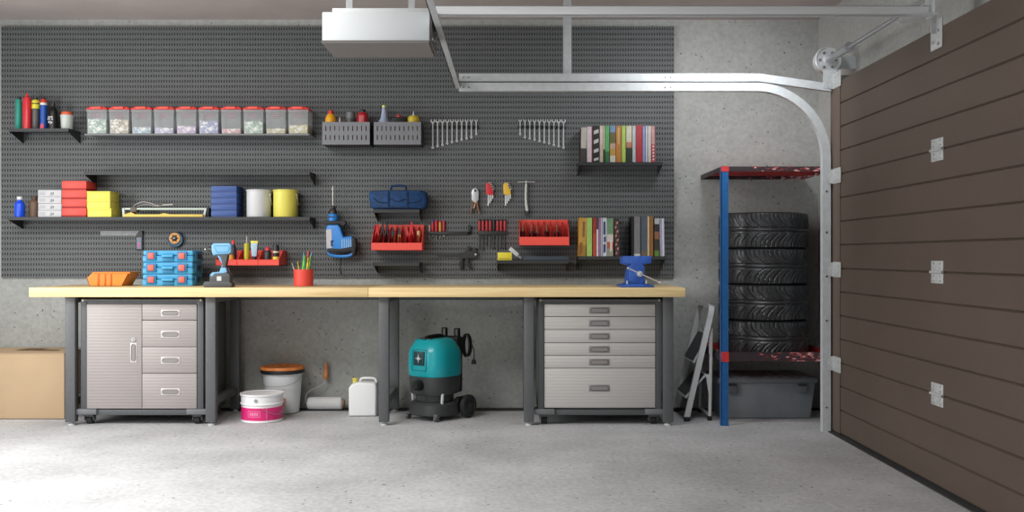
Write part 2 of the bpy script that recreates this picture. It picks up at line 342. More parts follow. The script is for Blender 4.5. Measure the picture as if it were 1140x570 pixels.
# ================================================================ PEGBOARD
def pegboard():
    x0,x1,z0,z1=-3.593,1.140,0.923,2.691; nx,nz=258,48
    sx=(x1-x0)/nx; sz=(z1-z0)/nz; hw=0.0030; hh=0.0088; yf=6.78; yb=6.7825
    V=[];Fc=[];MI=[]
    xs=[];
    for i in range(nx): c=x0+(i+.5)*sx; xs+= [c-sx/2 if i==0 else None,c-hw,c+hw]
    def add(*p): V.append(p); return len(V)-1
    # rows of grid verts; columns lines: cell borders + slot borders
    X_=[x0];
    for i in range(nx):
        c=x0+(i+.5)*sx; X_+=[c-hw,c+hw,x0+(i+1)*sx]
    Z_=[z0]
    for j in range(nz):
        c=z0+(j+.5)*sz; Z_+=[c-hh,c+hh,z0+(j+1)*sz]
    # full-width solid bands are one face per row to keep the count low
    for j in range(nz):
        za,zb_,zc,zd=Z_[3*j],Z_[3*j+1],Z_[3*j+2],Z_[3*j+3]
        for (p,q) in ((za,zb_),(zc,zd)):
            i=[add(x0,yf,p),add(x1,yf,p),add(x1,yf,q),add(x0,yf,q)]; Fc.append(i); MI.append(0)
        for k in range(nx+1):
            a=x0 if k==0 else X_[3*(k-1)+2]; c=x1 if k==nx else X_[3*k+1]
            i=[add(a,yf,zb_),add(c,yf,zb_),add(c,yf,zc),add(a,yf,zc)]; Fc.append(i); MI.append(0)
            if k<nx: # right edge wall is slot's left wall
                j2=[add(c,yf,zb_),add(c,yb,zb_),add(c,yb,zc),add(c,yf,zc)]; Fc.append(j2[::-1]); MI.append(0)
            if k>0:
                j2=[add(a,yf,zb_),add(a,yb,zb_),add(a,yb,zc),add(a,yf,zc)]; Fc.append(j2); MI.append(0)
    # back tray
    e=0.003
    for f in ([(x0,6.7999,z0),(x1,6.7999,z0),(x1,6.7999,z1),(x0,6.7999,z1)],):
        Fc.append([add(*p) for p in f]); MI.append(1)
    for f in ([(x0,yf,z0),(x0,6.7999,z0),(x0,6.7999,z1),(x0,yf,z1)],[(x1,yf,z1),(x1,6.7999,z1),(x1,6.7999,z0),(x1,yf,z0)],[(x0,yf,z1),(x0,6.7999,z1),(x1,6.7999,z1),(x1,yf,z1)],[(x1,yf,z0),(x1,6.7999,z0),(x0,6.7999,z0),(x0,yf,z0)]):
        Fc.append([add(*p) for p in f]); MI.append(0)
    ox,oy,oz=(x0+x1)/2,6.79,z0
    me=bpy.data.meshes.new('pegboard'); me.from_pydata([(v[0]-ox,v[1]-oy,v[2]-oz) for v in V],[],Fc)
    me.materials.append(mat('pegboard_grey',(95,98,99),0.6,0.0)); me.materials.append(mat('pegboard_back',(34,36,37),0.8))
    for i,p in enumerate(me.polygons): p.material_index=MI[i]
    o=bpy.data.objects.new('pegboard',me); COL.objects.link(o); o.location=(ox,oy,oz)
    setp(o,'large dark grey slotted metal pegboard covering most of the back wall','pegboard')
pegboard()
PF=6.7803
# ================================================================ WALL SHELVES
M_shelf=mat('shelf_black',(46,48,50),0.5,noise=0.06,scale=200)
def shelf(x0,x1,ztop,yf,label,drop=0.075,th=0.022,brk=0.012,group=None,m=None,inset=0.004):
    t=thing('wall_shelf',label,'shelf',((x0+x1)/2,6.7,ztop-th),group)
    b=B(); b.box(x0,x1,yf,PF,ztop-0.004,ztop); b.box(x0,x1,yf,yf+0.002,ztop-th,ztop-0.004); obj('shelf_board',b,m or M_shelf,t,smooth=0)
    for x in (x0+inset,x1-inset):
        if drop>0:
            b=B(); b.prism([(yf+0.004,ztop-0.005),(PF,ztop-0.005),(PF,ztop-drop),(PF-0.01,ztop-drop),(yf+0.004,ztop-0.022)],'x',x-0.0015,x+0.0015); obj('bracket',b,m or M_shelf,t,smooth=0)
    return t
shelf(-3.440,-3.032,1.947,6.587,'short black shelf at upper left holding cans, bottles and a paste jar',0.08)
shelf(-2.915,-1.383,1.909,6.575,'long thin grey shelf carrying the row of clear bins',0,0.010,m=mat('shelf_grey',(120,122,124),0.5))
shelf(-2.925,-1.383,1.652,6.586,'long black wall shelf left empty above the colourful boxes',0.08)
shelf(-3.445,-1.383,1.342,6.586,'longest black wall shelf loaded with boxes and two pails',0.075)
shelf(-0.948,-0.634,1.394,6.60,'small black shelf under the navy tool bag',0.075)
shelf(-0.948,-0.634,1.030,6.58,'small empty dark shelf below the red tray of pliers',0.075)
shelf(-0.105,0.388,1.045,6.585,'black shelf holding a yellow pack and white brush',0.075)
shelf(0.455,1.030,1.716,6.58,'upper right black shelf with one tight row of books',0.075)
shelf(0.452,1.052,1.073,6.58,'lower right black shelf with two separate groups of books',0.09)
# ================================================================ WORKBENCH
YT0,YT1=6.05,6.68; ZT=0.876; ZU=0.817
wb=thing('workbench','long workbench with pale wooden top and dark grey steel legs along the back wall','workbench',(-0.97,6.38,0))
M_wood=wood('pale_beech',(216,186,128),(244,220,168))
xs=X(410,YT0)
b=B(); b.box(-3.033,xs-0.0008,YT0,YT1,ZU,ZT,bev=0.003); obj('worktop',b,M_wood,wb)
b=B(); b.box(xs+0.0008,1.088,YT0,YT1,ZU,ZT,bev=0.003); obj('worktop',b,M_wood,wb)
M_leg=mat('leg_grey',(92,94,96),0.5,0.1,noise=0.03,scale=40)
LX=[-2.83,-1.941,-0.844,0.076,0.958]
for x in LX:
    w=0.0635
    for (ya,yb) in ((6.10,6.153),(6.625,6.678)):
        b=B(); b.box(x,x+w,ya,yb,0.022,ZU,bev=0.004); lg=obj('leg',b,M_leg,wb)
        b=B(); b.cyl((x+w/2,(ya+yb)/2,0.004 if ya>6.6 else 0.0),(x+w/2,(ya+yb)/2,0.012),0.022,seg=18); b.cyl((x+w/2,(ya+yb)/2,0.012),(x+w/2,(ya+yb)/2,0.024),0.008,seg=12); obj('levelling_foot',b,M_galv,lg)
    b=B(); b.box(x+0.012,x+w-0.012,6.153,6.625,0.125,0.175,bev=0.002); obj('stretcher',b,M_leg,wb)
    b=B(); b.box(x+0.012,x+w-0.012,6.153,6.625,ZU-0.04,ZU,bev=0.002); obj('side_rail',b,M_leg,wb)
b=B(); b.box(-2.77,0.96,6.63,6.66,ZU-0.045,ZU,bev=0.002); obj('rear_rail',b,M_leg,wb)
# ---- rolling cabinets
M_cab=mat('cabinet_grey',(84,86,88),0.5,0.1,noise=0.03,scale=50)
def facemat(name,rgb):
    m=bpy.data.materials.new(name); m.use_nodes=True; nt=m.node_tree; b=nt.nodes['Principled BSDF']; N=nt.nodes.new; L=nt.links.new
    tc=N('ShaderNodeTexCoord'); w=N('ShaderNodeTexWave'); w.wave_type='BANDS'; w.bands_direction='Z'; w.inputs['Scale'].default_value=16.0; w.inputs['Distortion'].default_value=0.0
    L(tc.outputs['Object'],w.inputs['Vector'])
    bp=N('ShaderNodeBump'); bp.inputs['Strength'].default_value=0.22; bp.inputs['Distance'].default_value=0.003; L(w.outputs['Fac'],bp.inputs['Height']); L(bp.outputs[0],b.inputs['Normal'])
    b.inputs['Base Color'].default_value=(*[lin(v) for v in rgb],1); b.inputs['Roughness'].default_value=0.5; b.inputs['Metallic'].default_value=0.1
    return m
M_face=facemat('cabinet_front',(160,153,151)); M_face2=facemat('cabinet_front_pale',(190,187,184))
M_hp=mat('pull_plate',(206,201,199),0.4,0.1); M_hpd=mat('pull_plate_grey',(140,138,137),0.4,0.1); M_slot=mat('pull_recess',(140,135,133),0.6)
def stadium(cx,cz,w,h,n=8,vert=False):
    r=h/2; pts=[]
    for i in range(n+1): a=-PI/2+PI*i/n; pts.append((w/2-r+r*math.cos(a),r*math.sin(a)))
    for i in range(n+1): a=PI/2+PI*i/n; pts.append((-w/2+r+r*math.cos(a),r*math.sin(a)))
    return [(cx+(q if vert else p),cz+(p if vert else q)) for p,q in pts]
def pull(parent,cx,cz,yf,w=0.118,h=0.043,m=None,vert=False):
    b=B(); 
    if vert: b.box(cx-h/2,cx+h/2,yf-0.003,yf,cz-w/2,cz+w/2,bev=0.001)
    else: b.box(cx-w/2,cx+w/2,yf-0.003,yf,cz-h/2,cz+h/2,bev=0.001)
    hd=obj('handle',b,m or M_hp,parent)
    b=B(); b.prism(stadium(cx,cz,w*0.80,h*0.5,vert=vert),'y',yf-0.0042,yf-0.002)
    so=stadium(cx,cz,w*0.86,h*0.64,vert=vert); 
    obj('grip_recess',b,M_slot,hd)
    b=B(); b.tube([(p[0],yf-0.004,p[1]) for p in so],0.0018,6,closed=True); obj('rim',b,mat('rim_dark',(96,93,92),0.4,0.4),hd)
def cabinet(label,x0,x1,side):
    y0,y1=6.13,6.60; zb,ztp=0.098,0.806; k=F/y0
    t=thing('rolling_cabinet',label,'tool cabinet',((x0+x1)/2,6.37,0),'rolling tool cabinets under the bench')
    fw=0.040
    b=B()
    b.box(x0,x0+0.012,y0+0.02,y1,zb,ztp-0.01); b.box(x1-0.012,x1,y0+0.02,y1,zb,ztp-0.01); b.box(x0,x1,y1-0.01,y1,zb,ztp-0.01); b.box(x0,x1,y0+0.02,y1,zb-0.002,zb+0.01)
    b.box(x0,x1,y0+0.02,y1,0.760,0.772)
    b.box(x0,x0+fw,y0,y0+0.03,zb,ztp-0.012,bev=0.003); b.box(x1-fw,x1,y0,y0+0.03,zb,ztp-0.012,bev=0.003)
    b.box(x0+fw,x1-fw,y0+0.004,y0+0.03,0.7695,0.785); obj('body',b,M_cab,t)
    b=B(); b.box(x0+0.006,x1-0.006,y0+0.004,y1,0.785,0.800); b.cyl((x0+0.012,y0+0.004,0.793),(x1-0.012,y0+0.004,0.793),0.008,seg=12)
    obj('top_tray',b,mat('tray_dark',(100,102,103),0.4,0.1),t)
    for x in (x0+0.016,x1-0.016):
        b=B(); b.cyl((x,y0-0.006,0.793),(x,y0+0.0,0.793),0.007,seg=12); obj('button',b,mat('button_pale',(190,182,165),0.4,0.3),t)
    b=B(); b.box(x0,x1,y0+0.004,y1,0.062,0.097,bev=0.003); obj('base_frame',b,M_cab,t)
    for (xa,xb) in ((x0-0.022,x0+0.105),(x1-0.105,x1+0.022 if side==0 else x1+0.02)):
        b=B(); b.box(xa,xb,y0-0.012,y0+0.09,0.068,0.102,bev=0.003); obj('corner_bumper',b,mat('bumper_grey',(112,114,116),0.5,0.1),t)
    for cx in (x0+0.04,x1-0.05):
        for cy in (y0+0.05,y1-0.06):
            b=B(); b.box(cx-0.03,cx+0.03,cy-0.03,cy+0.03,0.056,0.064); b.box(cx-0.03,cx-0.025,cy-0.02,cy+0.02,0.024,0.058,bev=0.001); b.box(cx+0.025,cx+0.03,cy-0.02,cy+0.02,0.024,0.058,bev=0.001); b.box(cx-0.03,cx+0.03,cy-0.02,cy+0.012,0.048,0.058)
            c=obj('caster',b,mat('caster_dark',(100,102,104),0.45,0.1),t)
            b=B(); b.lathe(cx-0.02,cy,0.027,[(0.0,0),(0.02,0),(0.027,0.006),(0.027,0.034),(0.02,0.04),(0,0.04)],20,ax='x'); obj('wheel',b,M_rubber,c)
    fx0,fx1=x0+fw,x1-fw
    return t,fx0,fx1,y0
def front(t,name,x0,x1,z0,z1,yf,m=None):
    b=B(); g=0.0018; b.box(x0+g,x1-g,yf-0.004,yf+0.02,z0+g,z1-g,bev=0.0015); return obj(name,b,m or M_face,t)
k=F/6.13
t,fx0,fx1,yf=cabinet('rolling steel cabinet at left with a tall lockable door beside four drawers',-2.744,-1.963,0)
xm=X(158.3,6.13); z=lambda py:Z(py,6.13)
Zt,Zb=0.7695,z(455)
d=front(t,'door',fx0,xm,Zb,Zt,yf); pull(d,X(149,6.13),z(392.5),yf-0.004,0.125,0.040,vert=True)
b=B(); b.cyl((X(149,6.13),yf-0.012,z(378)),(X(149,6.13),yf-0.003,z(378)),0.013,seg=18); b.box(X(149,6.13)-0.0015,X(149,6.13)+0.0015,yf-0.0125,yf-0.011,z(378)-0.008,z(378)+0.008,mi=1); obj('lock',b,[M_steel,M_blk],d)
hs=[Zt,z(356.5),z(386),z(415.5),Zb]; hc=[348.5,372,401,436]
for i in range(4):
    d=front(t,'drawer',xm,fx1,hs[i+1],hs[i],yf); pull(d,X(190,6.13),z(hc[i]),yf-0.004)
t,fx0,fx1,yf=cabinet('rolling steel cabinet at right with six full width drawers',0.166,0.952,1)
hs=[Zt]+[z(p) for p in (352.5,367,381.5,395.6,409.8)]+[z(454)]; hc=[345.5,359.8,374.3,388.8,403,432]
for i in range(6):
    d=front(t,'drawer',fx0,fx1,hs[i+1],hs[i],yf,M_face2); pull(d,X(667,6.13),z(hc[i]),yf-0.004,0.132,0.042,m=M_hpd)
# ================================================================ UNDER THE BENCH
# cardboard box
M_card=mat('cardboard',(186,160,128),0.8,noise=0.03,scale=3,bump=0.05)
cb=thing('cardboard_box','large plain brown cardboard box with closed flaps at the far left on the floor','box',(-3.35,6.54,0))
b=B(); b.box(-3.78,-2.945,6.34,6.76,0.004,0.430,bev=0.004); obj('carton',b,M_card,cb)
for (ya,yb,dz) in ((6.342,6.545,0.012),(6.553,6.758,0.003)):
    b=B(); 
    v=[(-3.778,ya),(-2.947,ya),(-2.947,yb),(-3.778,yb)]
    b.prism([(ya,0.431),(yb,0.431+dz),(yb,0.435+dz),(ya,0.435)] if ya<6.4 else [(ya,0.431+dz+0.0),(yb,0.431),(yb,0.435),(ya,0.435+dz)],'x',-3.778,-2.947); obj('flap',b,M_card,cb)
b=B(); b.poly([(-3.33,6.45,0.4455),(-3.20,6.45,0.4455),(-3.14,6.54,0.4495),(-3.27,6.54,0.4495)]); b.poly([(-3.2,6.44,0.4455),(-3.02,6.44,0.4455),(-3.05,6.47,0.447),(-3.17,6.47,0.447)])
obj('box_mark',b,mat('cardboard_hole',(112,88,60),0.8),cb)
# pink paint tin
def pail(name,label,cx,cy,r0,r1,h,lidm,bodym,group=None): pass
cx,cy=-1.635,6.305
pt=thing('paint_tin','wide white paint tin with a pink label band standing on the floor','paint tin',(cx,cy,0))
M_wp=mat('paint_tin_white',(236,236,238),0.35); M_pk=mat('pink_label',(214,40,116),0.4,noise=0.05,scale=30)
R=0.134
b=B(); b.lathe(cx,cy,0,[(0,0.001),(R-0.004,0.001),(R,0.004),(R,0.012),(R-0.003,0.014),(R-0.003,0.10),(R-0.002,0.112),(R+0.004,0.116),(R+0.004,0.122),(R-0.001,0.126),(R+0.001,0.168),(R+0.006,0.172),(R+0.006,0.178)],48); obj('tin_body',b,M_wp,pt)
b=B(); b.lathe(cx,cy,0,[(R-0.0022,0.018),(R-0.0012,0.018),(R-0.0012,0.098),(R-0.0022,0.098)],48); lb=obj('label_band',b,M_pk,pt)
# faint badge outline and bars on the band
def onband(b,ang,z,w,h,r,mi=0):
    n=4; pts=[]
    for i in range(n+1):
        a=ang-w/2/r+w/r*i/n; pts.append((cx+r*math.sin(a),cy-r*math.cos(a)))
    for i in range(n): b.poly([(*pts[i],z),(*pts[i+1],z),(*pts[i+1],z+h),(*pts[i],z+h)],mi)
b=B(); a0=-0.15
onband(b,a0,0.042,0.082,0.002,R-0.0003); onband(b,a0,0.078,0.082,0.002,R-0.0003)
for q in (-0.041,0.041): onband(b,a0+q/R,0.044,0.002,0.035,R-0.0003)
for q in (-0.026,-0.014,-0.005,0.006,0.016,0.026): onband(b,a0+q/R,0.050,0.005,0.020,R-0.0003)
onband(b,0.47,0.02,0.003,0.076,R-0.0003)
obj('badge',b,mat('badge_pink',(240,160,196),0.5),lb)
b=B(); b.lathe(cx,cy,0,[(0,0.171),(R-0.012,0.171),(R-0.006,0.174),(R-0.001,0.181),(R+0.007,0.182),(R+0.008,0.176),(R+0.005,0.173)],48); obj('lid',b,M_wp,pt)
b=B(); b.cyl((cx-0.005,cy-R-0.003,0.146),(cx-0.005,cy-R+0.003,0.146),0.012,seg=16); obj('emblem',b,mat('emblem_grey',(150,152,156),0.5),pt)
b=B(); pts=[(cx+ (R+0.006)*math.sin(a),cy-(R+0.006)*math.cos(a),0.098-0.045*math.sin((a-0.25)/1.5*PI)) for a in [0.25+1.5*i/14 for i in range(15)]]; b.tube(pts,0.0018,6); obj('bail_handle',b,mat('wire_grey',(170,160,165),0.4,0.6),pt)
# big white bucket with orange lid
cx,cy=-1.578,6.63
bk=thing('plastic_bucket','tall white bucket with an orange lid and black rim behind the paint tin','bucket',(cx,cy,0))
b=B(); b.lathe(cx,cy,0,[(0,0.004),(0.108,0.004),(0.113,0.01),(0.132,0.262),(0.138,0.265),(0.139,0.272),(0.134,0.276),(0.136,0.300)],44); obj('bucket_body',b,mat('bucket_white',(214,217,219),0.4),bk)
b=B(); n=44
b.lathe(cx,cy,0,[(0.137,0.272),(0.146,0.274),(0.149,0.278),(0.149,0.298),(0.146,0.301),(0.138,0.301)],44)
rm=obj('rim_band',b,M_blk,bk)
b=B(); b.lathe(cx,cy,0,[(0,0.304),(0.118,0.304),(0.128,0.309),(0.136,0.318),(0.147,0.318),(0.151,0.312),(0.151,0.300),(0.14,0.300)],44); obj('lid',b,mat('lid_orange',(205,122,62),0.5,noise=0.12,scale=25),bk)
b=B(); b.tube(spline([(cx-0.139,cy-0.02,0.25),(cx-0.10,cy-0.13,0.205),(cx,cy-0.15,0.195),(cx+0.10,cy-0.13,0.215),(cx+0.139,cy-0.02,0.25)],8),0.002,6); obj('bail_handle',b,mat('wire_grey2',(150,152,154),0.4,0.5),bk)
b=B(); b.box(cx+0.028,cx+0.046,cy-0.1230,cy-0.110,0.06,0.115)
obj('sticker',b,mat('sticker_orange',(222,160,140),0.6),bk)
# paint roller
rc=thing('paint_roller','white paint roller with wire frame and wooden handle leaning on the wall','paint roller',(-1.3,6.71,0))
b=B(); b.lathe(-1.425,6.71,0.05,[(0,0.0),(0.02,0.0),(0.036,0.004),(0.043,0.014),(0.044,0.235),(0.036,0.245),(0.02,0.247),(0,0.247)],32,ax='x'); obj('roller_sleeve',b,mat('roller_fleece',(206,208,208),0.95,bump=0.4,scale=160),rc)
b=B(); b.cyl((-1.18,6.71,0.05),(-1.168,6.71,0.05),0.028,seg=20); obj('end_cap',b,mat('cap_brown',(150,110,84),0.5),rc)
b=B(); b.tube(spline([(-1.42,6.71,0.05),(-1.435,6.71,0.05),(-1.437,6.71,0.08),(-1.43,6.715,0.115),(-1.39,6.73,0.145),(-1.345,6.74,0.165),(-1.312,6.745,0.19),(-1.305,6.75,0.215)],6),0.0035,8); obj('wire_frame',b,M_steel,rc)
b=B(); b.lathe(0,0,0,[(0,0),(0.009,0.0),(0.013,0.01),(0.0205,0.02),(0.017,0.05),(0.0155,0.075),(0.012,0.11),(0.011,0.117),(0,0.12)],16)
bmesh.ops.rotate(b.bm,verts=b.bm.verts,cent=(0,0,0),matrix=Matrix.Rotation(-0.14,3,'X')); bmesh.ops.translate(b.bm,verts=b.bm.verts,vec=(-1.305,6.748,0.208)); obj('handle',b,wood('handle_wood',(190,120,76),(214,150,100)),rc)
# jerrycan
jc=thing('jerrycan','white plastic jerrycan with a yellow cap standing on the floor','canister',(-1.0,6.53,0))
b=B(); b.prism([(-1.094,0.002),(-0.910,0.002),(-0.906,0.19),(-0.912,0.218),(-0.925,0.226),(-1.03,0.229),(-1.075,0.216),(-1.094,0.19)],'y',6.45,6.62,bev=0.014,seg=3); obj('can_body',b,mat('jerry_white',(226,228,229),0.4),jc)
b=B(); b.tube(spline([(-1.03,6.53,0.222),(-1.02,6.53,0.244),(-0.99,6.53,0.249),(-0.94,6.53,0.247),(-0.922,6.53,0.236),(-0.918,6.53,0.215)],5),0.008,8); obj('carry_handle',b,mat('jerry_white',(226,228,229)),jc)
b=B(); b.cyl((-1.062,6.53,0.214),(-1.062,6.53,0.236),0.017,seg=16); b.cyl((-1.062,6.53,0.236),(-1.062,6.53,0.248),0.019,seg=16);  obj('cap',b,mat('cap_yellow',(222,206,90),0.45),jc)
# ================================================================ VACUUM (local, front = -Y)
vc=thing('shop_vacuum','teal and black wheeled shop vacuum standing below the bench','vacuum cleaner',(-0.512,6.40,0),rotz=-0.63)
M_teal=mat('teal_plastic',(16,160,170),0.3); M_vd=mat('vacuum_dark',(58,60,61),0.45); M_vb=mat('vacuum_black',(24,25,26),0.4)
def srect(r,n=40,p=3.2,sx=1,sy=1):
    out=[]
    for i in range(n):
        t=2*PI*i/n; c,s=math.cos(t),math.sin(t); d=(abs(c)**p+abs(s)**p)**(-1/p); out.append((r*sx*d*c,r*sy*d*s))
    return out
def loft(b,rows,mi=0,cap=True):
    R=[[b._v(p) for p in r] for r in rows]; n=len(R[0]); fs=[]
    for k in range(len(R)-1):
        for i in range(n): fs.append(b.face([R[k][i],R[k][(i+1)%n],R[k+1][(i+1)%n],R[k+1][i]],mi))
    if cap: fs+= [b.face(R[0][::-1],mi),b.face(R[-1],mi)]
    bmesh.ops.recalc_face_normals(b.bm,faces=[f for f in fs if f])
def sl(z,r,sx=1,sy=1,oy=0,p=2.8): return [(q[0],q[1]+oy,z) for q in srect(r*0.885,48,p,sx,sy)]
b=B(); loft(b,[sl(0.287,0.172),sl(0.30,0.178),sl(0.36,0.180),sl(0.44,0.176),sl(0.462,0.170),sl(0.515,0.135),sl(0.528,0.118),sl(0.533,0.095)]); obj('motor_head',b,M_teal,vc,local=True)
b=B(); loft(b,[sl(0.168,0.155,p=3),sl(0.18,0.164),sl(0.23,0.172),sl(0.286,0.175)]); b2=b
obj('lower_ring',b,M_vd,vc,local=True)
b=B(); loft(b,[sl(0.075,0.13,p=2.3),sl(0.12,0.136,p=2.3),sl(0.17,0.140,p=2.3)]); obj('tank',b,mat('tank_smoke',(50,52,53),0.25),vc,local=True)
b=B(); 
def base_row(z,e): return [(q[0],q[1]+0.0,z) for q in srect(0.158+e,48,2.6,1.0,1.02)]
loft(b,[base_row(0.032,-0.008),base_row(0.04,0),base_row(0.105,-0.004),base_row(0.118,-0.02)]); obj('base',b,M_vd,vc,local=True)
b=B(); b.box(-0.05,0.05,-0.10,0.02,0.522,0.536,bev=0.006,mi=0); b.tube(spline([(-0.0,-0.105,0.522),(0,-0.09,0.538),(0,-0.03,0.545),(0,0.05,0.545),(0,0.1,0.530)],6),0.012,8); obj('carry_handle',b,M_vb,vc,local=True)
b=B(); b.box(-0.045,0.045,-0.164,-0.150,0.362,0.452,bev=0.003); pn=obj('emblem_plate',b,mat('plate_dark',(20,60,66),0.4),vc,local=True)
b=B(); pts=[]
for i in range(16):
    a=2*PI*i/16; r=0.030 if i%4==0 else (0.012 if i%2==0 else 0.010); pts.append((r*math.sin(a),0.408+r*math.cos(a)))
b.prism(pts,'y',-0.1665,-0.1635); obj('emblem',b,mat('emblem_white',(205,210,210),0.4,0.3),pn,local=True)
b=B(); b.tube([(-0.06,-0.160,0.33),(0.06,-0.160,0.33),(0.06,-0.152,0.462),(-0.06,-0.152,0.462)],0.002,6,closed=True); obj('panel_seam',b,mat('teal_dark',(8,110,118),0.4),vc,local=True)
b=B(); b.cyl((0.0,-0.14,0.235),(0.0,-0.190,0.235),0.037,0.033,seg=24); b.cyl((0.0,-0.190,0.235),(0.0,-0.197,0.235),0.026,seg=24); obj('hose_port',b,M_vb,vc,local=True)
for s in (-1,1):
    b=B(); b.lathe(s*0.170-0.019,0.14,0.078,[(0,0),(0.05,0.0),(0.070,0.004),(0.076,0.01),(0.076,0.03),(0.070,0.036),(0.052,0.038),(0.048,0.032),(0.0,0.034)],32,ax='x'); w=obj('rear_wheel',b,mat('wheel_dark',(44,45,46),0.5),vc,local=True)
    b=B(); b.cyl((s*0.170-0.024,0.14,0.078),(s*0.170+0.024,0.14,0.078),0.022,seg=20); obj('hub',b,M_vd,w,local=True)
    b=B(); b.box(s*0.142-0.010,s*0.142+0.010,0.05,0.17,0.05,0.145,bev=0.006); obj('wheel_arch',b,M_vb,vc,local=True)
    b=B(); b.lathe(s*0.12-0.012,-0.125,0.022,[(0,0),(0.016,0),(0.0215,0.004),(0.0215,0.02),(0.016,0.024),(0,0.024)],18,ax='x'); b.box(s*0.12-0.016,s*0.12+0.016,-0.138,-0.105,0.03,0.05,bev=0.003); obj('front_caster',b,mat('caster_grey',(84,86,88),0.4),vc,local=True)
    b=B(); b.cyl((s*0.125,-0.075,0.11),(s*0.13,-0.075,0.18),0.010,seg=10); obj('latch',b,M_galv,vc,local=True)
for s in (-1,1):
    b=B(); b.box(s*0.055-0.02,s*0.055+0.02,0.150,0.180,0.33,0.59,bev=0.008); obj('upright',b,M_vb,vc,local=True)
b=B(); b.box(-0.09,0.09,0.125,0.185,0.17,0.535,bev=0.012); b.box(0.06,0.125,0.03,0.14,0.17,0.30,bev=0.01)
obj('rear_housing',b,M_vb,vc,local=True)
b=B()
for i in range(5): b.tube([( 0.055+ (0.05)*math.cos(t)*0.6+0.03, 0.22+0.006*i, 0.47+0.075*math.sin(t)) for t in [2*PI*k/20 for k in range(20)]],0.006,6,closed=True)
b.tube(spline([(0.115,0.24,0.49),(0.135,0.245,0.44),(0.138,0.245,0.40),(0.135,0.245,0.375)],6),0.004,6); b.cyl((0.135,0.245,0.375),(0.135,0.245,0.345),0.012,0.017,seg=12)
obj('power_cord',b,M_vb,vc,local=True)
# ================================================================ STEP LADDER
ld=thing('step_ladder','folded grey aluminium two-step ladder leaning between bench and tyre rack','step ladder',(1.22,6.46,0))
M_al=mat('ladder_alu',(206,209,210),0.45,0.05)
yn,yfz=6.27,6.66
b=B()
def railpt(t): return (1.135+(1.30-1.135)*t, 0.735*t)
pts=[(1.135,yn,0.02),(1.135+0.165*0.93,yn,0.735*0.93),(1.295,yn+0.004,0.715),(1.302,yn+0.02,0.738),(1.304,yn+0.06,0.745),(1.304,yfz-0.06,0.745),(1.302,yfz-0.02,0.738),(1.295,yfz-0.004,0.715),(1.135+0.165*0.93,yfz,0.735*0.93),(1.135,yfz,0.02)]
b=B()
def flat(b,pts,w,t,side):  # flat bar: width w across the leaning plane, thickness t along y
    n=len(pts)
    rows=[]
    for i,p in enumerate(pts):
        a=Vector(pts[max(0,i-1)]); c=Vector(pts[min(n-1,i+1)]); d=(c-a).normalized()
        nrm=Vector((0.976,0,-0.22)); u=nrm; v=d.cross(u).normalized()
        P=Vector(p); rows.append([b._v(P+u*w/2+v*t/2),b._v(P-u*w/2+v*t/2),b._v(P-u*w/2-v*t/2),b._v(P+u*w/2-v*t/2)])
    fs=[]
    for i in range(n-1):
        for k in range(4): fs.append(b.face([rows[i][k],rows[i][(k+1)%4],rows[i+1][(k+1)%4],rows[i+1][k]]))
    fs+=[b.face(rows[0]),b.face(rows[-1][::-1])]
    bmesh.ops.recalc_face_normals(b.bm,faces=[f for f in fs if f])
flat(b,pts,0.036,0.022,1); obj('front_frame',b,M_al,ld)
b=B(); b.tube(spline([(1.292,yn+0.03,0.0),(1.298,yn+0.03,0.3),(1.303,yn+0.03,0.60)],4),0.011,10); b.tube(spline([(1.292,yfz-0.03,0.0),(1.298,yfz-0.03,0.3),(1.303,yfz-0.03,0.60)],4),0.011,10); b.cyl((1.293,yn+0.03,0.035),(1.293,yfz-0.03,0.035),0.011,seg=10); obj('rear_frame',b,M_al,ld)
for (xa,za,xb,zb) in ((1.192,0.375,1.298,0.565),(1.138,0.145,1.276,0.300)):
    L_=math.hypot(xb-xa,zb-za); ux,uz=(xb-xa)/L_,(zb-za)/L_; nx_,nz_=-uz,ux
    b=B(); b.prism([(xa,za),(xb,zb),(xb+nx_*0.012,zb+nz_*0.012),(xa+nx_*0.012,za+nz_*0.012)],'y',yn+0.03,yfz-0.03); s_=obj('step',b,M_al,ld)
    b=B(); e=0.012; b.prism([(xa+ux*e+nx_*0.012,za+uz*e+nz_*0.012),(xb-ux*e+nx_*0.012,zb-uz*e+nz_*0.012),(xb-ux*e+nx_*0.016,zb-uz*e+nz_*0.016),(xa+ux*e+nx_*0.016,za+uz*e+nz_*0.016)],'y',yn+0.04,yfz-0.04)
    b.prism([(xa+ux*e-nx_*0.004,za+uz*e-nz_*0.004),(xb-ux*e-nx_*0.004,zb-uz*e-nz_*0.004),(xb-ux*e,zb-uz*e),(xa+ux*e,za+uz*e)],'y',yn+0.04,yfz-0.04)
    obj('tread',b,mat('tread_dark',(70,72,74),0.7),s_)
    b=B()
    for yy in (yn+0.022,yfz-0.022): b.prism([(xb-0.012,zb-0.0),(xb+0.012,zb+0.004),(1.30,zb-0.13),(1.285,zb-0.13)],'y',yy-0.003,yy+0.003)
    obj('link_arm',b,M_al,ld)
b=B(); b.box(1.118,1.155,yn-0.014,yn+0.014,0.0,0.03,bev=0.003); b.box(1.118,1.155,yfz-0.014,yfz+0.014,0.0,0.03,bev=0.003); b.cyl((1.292,yn+0.03,0.0),(1.292,yn+0.03,0.03),0.015,seg=12); b.cyl((1.292,yfz-0.03,0.0),(1.292,yfz-0.03,0.03),0.015,seg=12); obj('rubber_foot',b,M_rubber,ld)
